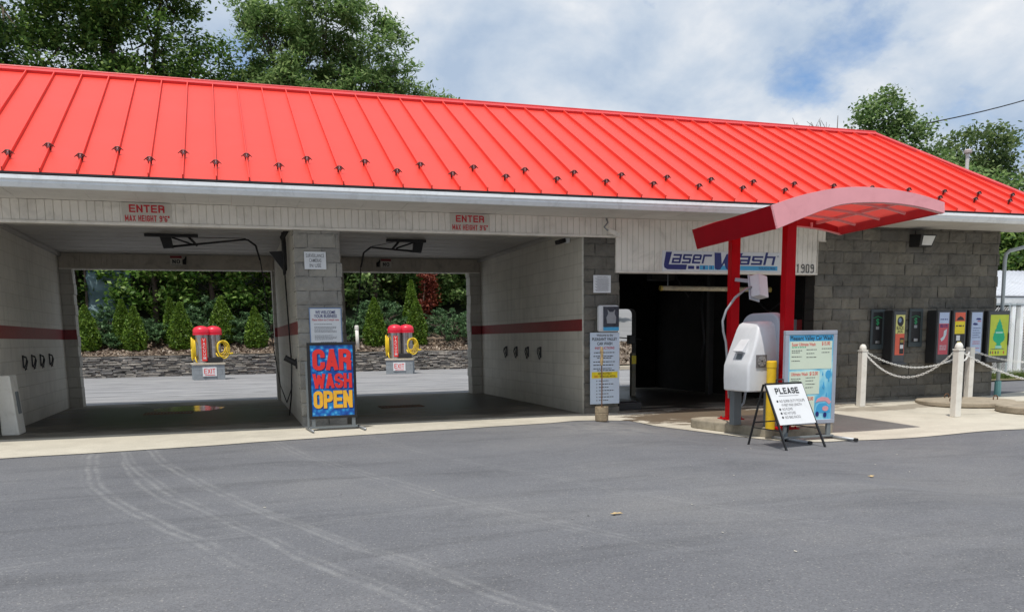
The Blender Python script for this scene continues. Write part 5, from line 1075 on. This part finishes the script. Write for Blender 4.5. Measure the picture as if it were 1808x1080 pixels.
# ------------------------------------------------------------------ rear yard: vacuums
def vacuum(loc, rz, lab):
    t = thing('vacuum_station', lab, 'vacuum station', (*loc, 0), rz, 'vacuum stations in the rear yard'); t.scale = (.94, .94, .97)
    mb = MB()
    for r in range(3):
        x = -.55-(.2 if r % 2 else 0)
        while x < .55:
            a, b = max(x, -.55), min(x+.4, .55); mb.box(a+.004, b-.004, -.45, .45, r*.18, r*.18+.174); x += .4
        y = -.44
    mb.box(-.54, .54, -.44, .44, 0, .535); base = mb.build('plinth', M_cmu, t, bevel=.004)
    MB().box(-.58, .58, -.48, .48, .54, .61).build('cap', M_cap, base, bevel=.01)
    s = MB(); s.box(-.25, .25, -.475, -.465, .13, .46); sg = s.build('exit_sign', M_signw, base)
    mb = MB(); block(mb, 'EXIT', 0, .225, .40, .18, .13, -.478, gap=.12); mb.box(-.18, .18, -.479, -.477, .165, .185); mb.build('lettering', M_tbright, sg)
    for x, y in ((-.17, -.05), (.28, .1)):
        c = MB(); c.lathe([(.245, .611), (.245, .70), (.25, .71), (.245, .72), (.245, 1.15), (.25, 1.16), (.245, 1.17), (.245, 1.62), (.24, 1.63)], (x, y, 0), 28); cn = c.build('canister', M_steel, t, smooth=False)
        MB().lathe([(.300, 1.66), (.305, 1.70), (.300, 1.80), (.27, 1.86), (.20, 1.91), (.10, 1.94), (.01, 1.95)], (x, y, 0), 28).build('dome', M_dome, cn, smooth=True)
        MB().lathe([(.312, 1.62), (.312, 1.659)], (x, y, 0), 28).build('dome_rim', M_dome, cn)
    c = MB(); c.box(-.22, -.04, -.335, -.315, .68, 1.50); vs = c.build('vacuum_sign', M_tbright, t)
    mb = MB()
    for i, ch in enumerate('VACUUM'): text(mb, ch, .145, -.13, 1.385-.13*i, -.338, off=.008, width=.09 if ch != 'U' else .08)
    mb.build('lettering', M_signw, vs)
    MB().box(-.02, .50, -.40, -.18, .625, .80).build('drawer', M_rubber, t, bevel=.01)
    mb = MB()
    for k in range(4):
        r = .17+.026*k; mb.tube([(.48+.03*k, -.18-.02*k, 1.32)]+[(.48+.03*k+r*.85*math.sin(a), -.22-.03*k+.05*math.sin(a*2+k), 1.16-.025*k+r*1.3*math.cos(a)) for a in [2*math.pi*i/20 for i in range(21)]], .021, 7)
    mb.tube([(.72, -.25, 1.0), (.80, -.3, .93), (.9, -.3, .95)], .03, 6); mb.tube([(.30, -.2, .95), (.35, -.25, .84), (.5, -.3, .83)], .026, 6); mb.build('hose', M_hose, t, smooth=True)
    mb = MB()
    for k in range(3): mb.tube([(-.44-.05*k, -.1+.18*math.cos(a), 1.12+(.30+.05*k)*math.sin(a)) for a in [2*math.pi*i/20 for i in range(21)]], .026, 6)
    mb.tube([(-.46, -.2, .9), (-.44, -.28, .7), (-.40, -.3, .63)], .026, 6); mb.build('hose', M_hose, t, smooth=True)
vacuum((-.88, 18.75), R(8), 'twin steel vacuum with red domes seen through the left bay')
vacuum((6.15, 19.3), R(-16), 'twin steel vacuum with red domes seen through the middle bay')
# pipe
t = thing('vent_pipe', 'slim white capped pipe standing in the mulch bed', 'pipe', (5.12, 23.5, hillz(5.1, 23.5)+.03), 0); MB().tube([(0, 0, 0), (-.02, 0, .9)], .075, 12).build('pipe', M_pvc, t, smooth=True); MB().lathe([(.09, .9), (.09, 1.03), (.05, 1.06)], (-.02, 0, 0), 14).build('cap', M_pvc, t)
# retaining wall
t = thing('retaining_wall', 'low dry-stone retaining wall of thin dark ledge stones', 'stone wall', (0, 22.6, 0)); mb = MB(); z = 0
while z < .80:
    hh = random.uniform(.028, .062); x = -24-random.random()
    while x < 12.7:
        w = random.uniform(.10, .48); d = random.uniform(0, .13)+z*.12
        zj = z+random.uniform(-.01, .012); h_ = hh*random.uniform(.7, 1.15)-.006; mb.box(0, w-.010, 0, .4-d, 0, h_, Matrix.Translation((x, d, zj)) @ Matrix.Rotation(R(random.uniform(-2.2, 2.2)), 4, 'Y') @ Matrix.Rotation(R(random.uniform(-4, 4)), 4, 'Z')); x += w
    z += hh
mb.build('stones', M_stone, t); MB().box(-24, 12.7, .2, .36, 0, .82).build('core', mat('wall_core', (.03, .03, .028), .9), t)
# ------------------------------------------------------------------ vegetation
def leaves(centres, spread, per, size, name, m, parent, flat=.6, upbias=.35, sizevar=.4, asp=.55):
    c = np.repeat(np.asarray(centres, float), per, axis=0); n = len(c)
    c = c+rng.normal(size=(n, 3))*np.array([spread, spread, spread*flat])
    nr = rng.normal(size=(n, 3)); nr[:, 2] += upbias*2; nr /= np.linalg.norm(nr, axis=1)[:, None]
    a = rng.normal(size=(n, 3)); u = np.cross(nr, a); u /= np.linalg.norm(u, axis=1)[:, None]; v = np.cross(nr, u)
    s = size*(1+sizevar*(rng.random(n)*2-1))[:, None]
    V = np.stack([c-u*s, c+v*s*asp-u*s*.1, c+u*s, c-v*s*asp-u*s*.1], 1).reshape(-1, 3)
    me = bpy.data.meshes.new(name); me.vertices.add(n*4); me.vertices.foreach_set('co', V.astype(np.float32).ravel())
    me.loops.add(n*4); me.loops.foreach_set('vertex_index', np.arange(n*4, dtype=np.int32)); me.polygons.add(n); me.polygons.foreach_set('loop_start', np.arange(0, n*4, 4, dtype=np.int32)); me.polygons.foreach_set('loop_total', np.full(n, 4, dtype=np.int32)); me.update(calc_edges=True)
    return link(name, me, m, parent)
def crown_points(lobes, n, shell=.55):
    w = np.array([l[3]*l[4]*l[5] for l in lobes])**.67; w /= w.sum(); pts = []
    for k, l in enumerate(lobes):
        m_ = int(n*w[k]); d = rng.normal(size=(m_, 3)); d /= np.linalg.norm(d, axis=1)[:, None]; r = shell+(1-shell)*rng.random(m_)**.6
        pts.append(np.array(l[:3])+d*r[:, None]*np.array(l[3:6]))
    P = np.concatenate(pts)
    keep = np.array([noise.noise(Vector(p)*.72+Vector((7, 3, 1))) > -.13 for p in P]); return P[keep]
def tree(name, lab, loc, lobes, trunk_h, nclus, per, leaf, m, spread=.35, ub=.75, tr=.28, cat='tree', group=None, flat=.6, seedpts=None, asp=.55):
    t = thing(name, lab, cat, loc, 0, group)
    P = crown_points(lobes, nclus); leaves(P, spread*.82, per, leaf, 'crown', m, t, flat=flat, asp=asp, upbias=ub)
    mb = MB(); cz = trunk_h; mb.tube([(0, 0, -.3), (.05, 0, cz*.5), (0, .05, cz), (0, 0, cz*1.35)], [tr*1.2, tr, tr*.75, tr*.4], 10)
    for l in lobes:
        c = Vector(l[:3]); s = Vector((0, 0, cz*random.uniform(.7, 1.15))); mid = s.lerp(c, .55)+Vector((0, 0, -.3))
        mb.tube([s, mid, c], [tr*.45, tr*.25, tr*.06], 6)
        for _ in range(5):
            d = Vector((random.gauss(0, 1), random.gauss(0, 1), random.gauss(.3, .8))).normalized(); e_ = c+Vector((d.x*l[3], d.y*l[4], d.z*l[5]))*.85; mb.tube([mid.lerp(c, random.random()), (mid+e_)/2+Vector((0, 0, .2)), e_], [tr*.16, tr*.1, .01], 5)
    mb.build('trunk', M_bark, t, smooth=True); return t
rl = lambda n, bx, by, bz, r0, r1: [(random.uniform(*bx), random.uniform(*by), random.uniform(*bz), random.uniform(r0, r1), random.uniform(r0, r1), random.uniform(r0, r1)*.75) for _ in range(n)]
# big trees behind the roof
HZ = hillz(0, 31)
random.seed(21)
tree('broadleaf_tree', 'large dark broadleaf tree behind the roof at far left', (-3.6, 30.5, hillz(-4, 30.5)), [(-5.5, -.5, 13.4, 3.4, 3, 2.6), (-3.4, .5, 10.5, 3.2, 3, 2.2), (-1.5, 0, 14.6, 3.2, 3, 2.8), (.6, .5, 12.2, 2.9, 2.6, 2.2), (1.6, 0, 14.9, 1.9, 2.4, 1.8), (2.7, -.5, 10.9, 1.9, 2, 1.4), (-8.5, 0, 12.2, 3, 3, 2.8), (-6, 0, 9.0, 3, 3, 2), (0, 0, 9.3, 3, 3, 1.8), (-11.5, 0, 14.6, 3, 3, 2.4)], 7, 1750, 70, .105, M_leafd, spread=.40, tr=.4)
random.seed(22)
tree('broadleaf_tree', 'rounded green tree with drooping compound leaves behind the middle of the roof', (5.2, 30, hillz(5.2, 30)), [(-.3, 0, 13.9, 2.3, 2.6, 1.8), (-2.3, 0, 12.3, 1.8, 2.2, 1.7), (1.9, 0, 12.6, 1.9, 2.4, 1.4), (3.4, 0, 10.9, 1.5, 2, 1.1), (-1.5, 0, 10.2, 2.6, 2.4, 1.5), (1.4, 0, 10.3, 2.8, 2.4, 1.6), (5.0, 0, 9.7, 1.5, 1.7, .8), (-3.4, 0, 9.8, 1.6, 2, 1.3), (-3.6, 0, 13.6, .8, 1, .8)], 7, 900, 80, .135, M_leaf, spread=.36, tr=.32, flat=.45, asp=.3)
random.seed(23)
tree('birch_tree', 'slender pale green tree beyond the right end of the roof', (35.3, 26, 0), [(-.8, 0, 13.0, 1.3, 1.2, 1.5), (-1.6, 0, 11.0, 1.5, 1.5, 1.4), (.8, 0, 12.2, 1.3, 1.2, 1.3), (.3, 0, 10.0, 2.0, 2, 1.5), (2.4, 0, 10.2, 1.6, 1.6, 1.3), (3.6, 0, 8.9, 1.7, 1.6, 1.5), (1.2, 0, 7.6, 2.6, 2, 1.8), (4.6, 0, 6.4, 2, 2, 1.8)], 6.5, 620, 60, .12, leaf_mat('leaf_pale', (.07, .15, .04), (.20, .32, .10), (.42, .54, .24), trans=.5), spread=.42, tr=.18)
random.seed(24)
tree('broadleaf_tree', 'tall rounded dull green tree behind the white pole at right', (46.5, 31, 0), [(0, 0, 12.6, 2.6, 2.4, 1.9), (-1.6, 0, 10.8, 2.2, 2.2, 1.6), (2.2, 0, 10.8, 2.6, 2.2, 1.9), (0, 0, 9.0, 3.4, 3, 2), (3, 0, 8.2, 3, 3, 2), (-2.4, 0, 8.0, 2.4, 2.4, 1.8)], 6, 700, 55, .15, leaf_mat('leaf_olive', (.06, .11, .035), (.15, .23, .075), (.32, .40, .16), trans=.45), spread=.5, tr=.3)
random.seed(25)
tree('broadleaf_tree', 'bushy bright green tree beside the roof end and above the tin shed', (34.2, 19, 0), [(-1, 0, 7.6, 2.0, 2, 1.5), (1.3, 0, 7.2, 2.1, 2, 1.5), (-2.8, 0, 6.3, 1.8, 2, 1.3), (3.4, 0, 6.6, 2.2, 2, 1.6), (0, 0, 5.2, 3, 2.4, 1.8), (3, 0, 4.4, 2.6, 2.4, 1.6), (-2.5, 0, 4.2, 2.2, 2.4, 1.5), (5.5, 0, 5.2, 2, 2, 1.8)], 3.5, 640, 70, .115, M_leaf, spread=.4, tr=.22)
random.seed(26)
tree('evergreen_tree', 'dark tree showing under the roof corner at the right edge', (29.5, 14.5, 0), [(0, 0, 3.9, 2.4, 1.8, 1.4), (2, 0, 3.4, 2, 1.8, 1.6), (-2, 0, 3.2, 2, 1.8, 1.3), (0, 0, 2.2, 3.2, 1.8, 1.4), (2.5, 0, 5.0, 1.6, 1.4, 1.2)], 1.6, 420, 42, .13, M_leafd, spread=.33, tr=.2)
# bare twig tree
random.seed(27)
for bx_, hb, lab in ((29.7, 12.3, 'thin bare grey twigs rising behind the ridge, left of the slender tree'), (31.5, 12.9, 'taller bare grey twigs beside the slender pale tree')):
    t = thing('bare_tree', lab, 'tree', (bx_, 26, 0), 0, 'bare trees behind the ridge'); mb = MB()
    mb.tube([(0, 0, 0), (0, 0, 8), (.1, 0, hb)], [.16, .10, .015], 7)
    for k in range(22):
        z = random.uniform(7, hb-1.2); q_ = random.choice((-1, 1)); l_ = random.uniform(.8, 2.0); e_ = Vector((q_*l_*.7, random.uniform(-.5, .5), min(z+l_*random.uniform(.5, 1.1), hb-.1))); mb.tube([(0, 0, z), Vector((q_*l_*.35, 0, z+l_*.25)), e_], [.035, .024, .012], 5)
        for _ in range(3): q = Vector((q_*l_*.4, 0, z+l_*.28)).lerp(e_, random.random()); mb.tube([q, q+Vector((random.uniform(-.4, .4), 0, random.uniform(.2, .7)))], [.014, .010], 4)
    mb.build('branches', mat('twig_grey', (.22, .19, .17), .9) if bx_ < 30 else bpy.data.materials['twig_grey'], t)
# woods behind the rear bed, each with its own crown reaching low
random.seed(31)
wood = [(-12, 29, 0), (-9, 27.6, 1), (-6.6, 29.2, 0), (-3.2, 28.0, 2), (-.8, 27.6, 2), (1.9, 28.2, 2), (4.2, 29.5, 0), (6.8, 29.0, 1), (9.6, 29.6, 0), (12.0, 28.8, 1), (14.2, 31.5, 0)]
kinds = [('dark leafy undergrowth tree', M_leafd), ('mid green shrubby tree', M_leaf), ('bright leaved sapling', M_leafl)]
wl = ['at the far left of the bank', 'behind the leftmost arborvitae', 'shading the pale tarp', 'with sunlit leaves left of the first vacuum', 'with sunlit leaves right above the first vacuum', 'with sunlit leaves beside the pale pier', 'behind the white vent pipe', 'above the second vacuum', 'behind the rust red shrub', 'at the right edge of the middle bay view', 'beside the side road']
for (x, y, k), w_ in zip(wood, wl):
    b = hillz(x, y); tree('woodland_tree', kinds[k][0]+' '+w_, (x, y, b), [(0, 0, 1.6, 2.0, 1.3, 1.3), (-.9, 0, 3.2, 1.8, 1.5, 1.4), (1.0, 0, 3.0, 1.8, 1.5, 1.4), (0, .4, 4.6, 2.2, 1.8, 1.4)], 2.6, 340 if k else 400, 40, .115 if k else .12, kinds[k][1], spread=.30, tr=.12, group='trees on the wooded bank')
# big shade layer higher on the bank
random.seed(32)
for i, (x, lab) in enumerate(((-9, 'tall dark tree high on the bank behind the left bay'), (0, 'tall dark tree high on the bank behind the left bay vacuum'), (8.5, 'tall dark tree high on the bank behind the middle bay'), (17, 'tall dark tree high on the bank by the side road'))):
    b = hillz(x, 34); tree('broadleaf_tree', lab, (x, 34, b), [(0, 0, 4.4, 4.6, 2.4, 2.2), (-2.5, 0, 2.2, 3, 2, 2), (2.6, 0, 2.2, 3, 2, 2)], 3.5, 420, 36, .22, M_leafd, spread=.55, tr=.25, group='tall trees high on the bank')
# arborvitae
def arb_mesh(seed, h, r):
    g2 = np.random.default_rng(seed); n = 9500; tt = g2.random(n)**.75; ang = g2.random(n)*2*np.pi
    prof = np.interp(tt, [0, .08, .3, .6, .85, 1], [.62, .92, 1, .72, .34, .03]); ph = .13*np.sin(ang*5+seed)+.09*np.sin(ang*9+tt*14)
    rr = r*prof*(1+ph)*(.72+.33*g2.random(n)); P = np.stack([rr*np.cos(ang), rr*np.sin(ang), tt*h], 1)
    return P
random.seed(33)
arbs = [(-5.55, 24.4, 1.85, .62, 'arborvitae at the far left edge of the left bay view'), (-4.25, 24.9, 2.0, .50, 'left one of the close pair of arborvitae'), (-3.75, 24.3, 1.80, .55, 'right one of the close pair of arborvitae'), (-2.0, 24.4, 1.95, .68, 'broadest arborvitae left of the first vacuum'), (-2.42, 25.3, 1.95, .42, 'arborvitae peeping over the broadest one'), (-.4, 25.3, 2.0, .68, 'arborvitae directly behind the first vacuum'), (.95, 24.5, 1.75, .52, 'arborvitae right of the first vacuum'), (6.02, 24.4, 2.15, .66, 'arborvitae between the white pipe and the second vacuum'), (7.95, 24.6, 2.1, .58, 'slender arborvitae just right of the second vacuum'), (8.0, 25.8, 2.6, .5, 'taller arborvitae tip behind the slender one')]
for i, (x, y, h, r, lab) in enumerate(arbs):
    t = thing('arborvitae', lab, 'evergreen shrub', (x, y, hillz(x, y)+.02), 0, 'arborvitae along the stone wall')
    r *= random.uniform(.68, .80); P = arb_mesh(i+3, h, r); leaves(P, .012, 1, .062, 'foliage', M_arb, t, flat=1, upbias=.0, asp=.45)
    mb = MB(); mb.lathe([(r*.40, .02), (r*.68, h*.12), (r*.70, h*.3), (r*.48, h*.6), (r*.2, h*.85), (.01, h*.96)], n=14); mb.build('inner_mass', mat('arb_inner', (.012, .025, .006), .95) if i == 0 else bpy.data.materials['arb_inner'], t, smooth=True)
# spreading junipers
random.seed(34)
for i, (x, y, w, h, lab) in enumerate(((-8, 25.6, 1.4, 1.0, 'spreading juniper at the far left of the bed'), (-5.0, 26.2, 1.4, 1.3, 'spreading juniper behind the leftmost arborvitae'), (-1.2, 26.4, 1.3, 1.5, 'spreading juniper behind the first vacuum'), (1.6, 26.0, 1.5, 1.2, 'spreading juniper right of the first vacuum'), (4.4, 25.5, 1.1, 1.0, 'spreading juniper by the white pipe'), (6.6, 26.3, 1.4, 1.5, 'blue-green juniper behind the middle arborvitae'), (9.6, 25.2, 1.7, 1.5, 'large feathery juniper right of the second vacuum'), (11.6, 25.6, 1.6, 1.6, 'large feathery juniper at the edge of the middle bay'), (-3.1, 25.6, .9, .9, 'low juniper filling the gap right of the close arborvitae pair'), (-4.9, 25.2, .7, .8, 'low juniper filling the gap left of the close arborvitae pair'), (-1.2, 25.4, .8, .9, 'low juniper left of the first vacuum'), (.3, 25.5, .8, .9, 'low juniper right behind the first vacuum'))):
    t = thing('juniper', lab, 'shrub', (x, y, hillz(x, y)), 0, 'junipers on the bank'); C = []
    for k in range(95):
        a = random.random()*6.28; rr = w*math.sqrt(random.random()); z = h*(1-(rr/w)**2)*random.uniform(.55, 1.05)
        for s in range(5): C.append((rr*math.cos(a)+.10*s*math.cos(a), rr*math.sin(a)*.7+.10*s*math.sin(a), z+.035*s))
    leaves(C, .05, 16, .075, 'foliage', M_jun, t, flat=.6, upbias=.3, asp=.3)
    mb = MB()
    for k in range(9): a = k*.7; mb.tube([(0, 0, 0), (w*.4*math.cos(a), w*.3*math.sin(a), h*.5), (w*.7*math.cos(a), w*.5*math.sin(a), h*.6)], [.04, .03, .01], 5)
    mb.build('stems', M_bark, t)
t = thing('red_shrub', 'rust red leaved shrub among the dark greenery of the middle bay view', 'shrub', (8.75, 26.6, hillz(8.8, 26.6))); P = crown_points([(0, 0, 1.6, .55, .5, .65), (.1, 0, 2.2, .45, .4, .55), (-.1, 0, 1.0, .35, .4, .4)], 150); leaves(P, .13, 26, .07, 'foliage', M_redl, t); MB().tube([(0, 0, 0), (0, 0, 1.5), (.1, 0, 2.4)], [.05, .03, .01], 6).build('trunk', M_bark, t)
t = thing('tarp_cover', 'pale blue-grey sheeting glimpsed through the dark trees at the left', 'tarp', (-5.2, 28.2, hillz(-5.2, 28.2))); mb = gridmesh([-.75+.15*i for i in range(13)], [0+.15*j for j in range(16)], lambda x, y: 0); mb.v = [(x+.1*noise.noise((x*2, y*2, 0)), .25*noise.noise((x*1.5, y*1.5, 2))+.06*noise.noise((x*7, y*5, 1)), y) for x, y, z in mb.v]; so = mb.build('sheet', mat('tarp_blue', (.11, .18, .20), .6, var=.3, vs=4), t, smooth=True); mo = so.modifiers.new('s', 'SOLIDIFY'); mo.thickness = .01
MB().tube([(-.78, .02, -.2), (-.78, .02, 2.3)], .05, 8).build('pole', M_bark, t)
# mulch chips and low litter
n = 5200; C = np.stack([rng.uniform(-8, 12.5, n), rng.uniform(23.0, 25.4, n), np.zeros(n)], 1); C[:, 2] = [hillz(a, b)+.09 for a, b in C[:, :2]]
o_ = leaves(C, .01, 1, .07, 'mulch_chips', leaf_mat('chip', (.09, .06, .045), (.25, .19, .14), (.50, .42, .34), trans=0), None, upbias=.8); tag(o_, 'wood chips scattered over the planting bed', None, None, 'stuff')
n = 2600; C = np.stack([rng.uniform(13, 20, n), rng.uniform(17.4, 24.4, n), np.zeros(n)], 1); C[:, 2] = [hillz(a, b)+.10 for a, b in C[:, :2]]
tag(leaves(C, .01, 1, .09, 'stone_litter', leaf_mat('litter', (.10, .07, .05), (.25, .2, .15), (.45, .38, .3), trans=0), None, upbias=.8), 'stones and chips on the verge by the side road', None, None, 'stuff')
# grass by the shed
n = 9000; C = np.stack([rng.uniform(18.5, 30, n), rng.uniform(4.0, 6.6, n), rng.uniform(.02, .10, n)], 1)
tag(leaves(C, .02, 1, .085, 'grass', M_grass, None, upbias=-.1, asp=.14), 'rough grass strip in front of the tin shed', None, None, 'stuff')
n = 1800; C = np.stack([rng.uniform(13, 34, n), rng.uniform(50, 56, n), np.zeros(n)], 1); C[:, 2] = [hillz(a, b)+.3 for a, b in C[:, :2]]
tag(leaves(C, .1, 3, .3, 'grass_verge', M_grass, None, upbias=.3), 'grass verge at the top of the side road', None, None, 'stuff')
mb = gridmesh([17+i*1.5 for i in range(0, 14)], [3.6+.4*j for j in range(0, 9)], lambda x, y: .03+.03*noise.noise((x, y, 0))); tag(mb.build('verge', mat('verge_soil', (.14, .12, .06), .95, var=.4, vs=3), smooth=True), 'earth strip under the rough grass', None, None, 'structure')

# ------------------------------------------------------------------ right background: shed, fence, pole, cable
t = thing('tin_shed', 'open fronted shed with pale tin roof beyond the right end of the building', 'shed', (21.2, 6.6, 0))
mb = MB(); x = 0
mb.add([(0, -.3, 2.36), (9, -.3, 2.30), (9, 3.0, 3.35), (0.2, 3.0, 3.38), (0, -.3, 2.33), (9, -.3, 2.27), (9, 3.0, 3.32), (.2, 3.0, 3.35)], [(0, 1, 2, 3), (7, 6, 5, 4), (0, 4, 5, 1), (0, 3, 7, 4)])
for i in range(45): x = .1+i*.2; mb.tube([(x, -.3, 2.365-.0067*x), (x+.03, 3.0, 3.38)], .012, 4)
mb.build('roof', M_tin, t)
mb = MB(); mb.box(.0, 9, -.28, -.22, 2.12, 2.30); mb.build('fascia', M_white, t)
for x in (1.12, 1.45, 4.5): MB().box(x, x+.14, -.25, -.11, 0, 2.12).build('post', M_white, t, bevel=.006)
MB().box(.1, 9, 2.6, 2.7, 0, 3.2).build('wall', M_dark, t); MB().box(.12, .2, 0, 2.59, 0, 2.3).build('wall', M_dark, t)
t = thing('chain_link_fence', 'grey chain link fence panel in front of the tin shed', 'fence', (20.2, 5.6, 0)); mb = MB()
for i in range(-24, 32):
    for s in (1, -1):
        pts = []
        x = i*.09; a, b = (x, 0), (x+s*2.0, 2.0)
        xs_ = [a[0], b[0]]; lo_, hi_ = 0, 2.0
        f0 = max(0, (0-a[0])/(s*2.0)) if s > 0 else max(0, (a[0]-2.3)/2.0); f1 = min(1, (2.3-a[0])/2.0) if s > 0 else min(1, a[0]/2.0)
        if f1 > f0: mb.tube([(a[0]+s*2*f0, 0, 2*f0), (a[0]+s*2*f1, 0, 2*f1)], .004, 3, caps=False)
mb.build('mesh', M_grey, t)
mb = MB(); [mb.tube([(x, 0, 0), (x, 0, 2.1)], .03, 8) for x in (0, 1.15, 2.3)]; mb.tube([(0, 0, 2.05), (2.3, 0, 2.05)], .02, 8); mb.build('posts', M_pipe, t)
t = thing('vent_stack', 'thin white pole with a round cap above the right roof slope', 'pole', (28.2, 14, 0)); MB().tube([(0, 0, 0), (0, 0, 8.3)], [.08, .07], 10).build('pole', mat('pole_white', (.6, .56, .54), .6), t); MB().lathe([(.07, 8.28), (.15, 8.33), (.16, 8.42), (.08, 8.47)], n=14).build('cap', mat('pole_cap', (.5, .42, .4), .6), t)
mb = MB(); a, b = Vector((31.8, 20, 11.1)), Vector((43, 20.5, 14.2)); mb.tube([a.lerp(b, i/12)-Vector((0, 0, .55*4*(i/12)*(1-i/12)*.35)) for i in range(13)], .028, 5); tag(mb.build('overhead_cable', M_black), 'thin black cable crossing the sky at the right', 'cable')
# small litter on the forecourt
for i, (x, y, lab) in enumerate(((2.62, -7.65, 'dry tan leaf on the asphalt near the middle of the forecourt'), (5.72, -6.75, 'dry tan leaf on the asphalt towards the right'))):
    z = gz(x, y)+.012; t = thing('fallen_leaf', lab, 'leaf', (x, y, z), R(40*i), 'dry leaves on the asphalt'); mb = MB()
    mb.prism([(-.05, 0), (-.02, .012), (-.005, .035), (.01, .012), (.05, .018), (.03, -.002), (.045, -.02), (.0, -.012), (-.03, -.022)], 0, .003, Matrix(((1, 0, 0, 0), (0, 0, 1, 0), (0, 1, 0, 0), (0, 0, 0, 1)))); mb.build('blade', mat('dry_leaf', (.55, .40, .20), .8) if i == 0 else bpy.data.materials['dry_leaf'], t)
n = 90; C = np.stack([rng.uniform(-6, 12, n), rng.uniform(-9.5, -2.6, n), np.zeros(n)], 1); C[:, 2] = [gz(a, b)+.006 for a, b in C[:, :2]]
tag(leaves(C, .0, 1, .012, 'grit', leaf_mat('grit_pale', (.4, .38, .33), (.5, .48, .42), (.62, .58, .5), trans=0), None, upbias=3, asp=.7), 'pale grit specks scattered on the asphalt', None, None, 'stuff')
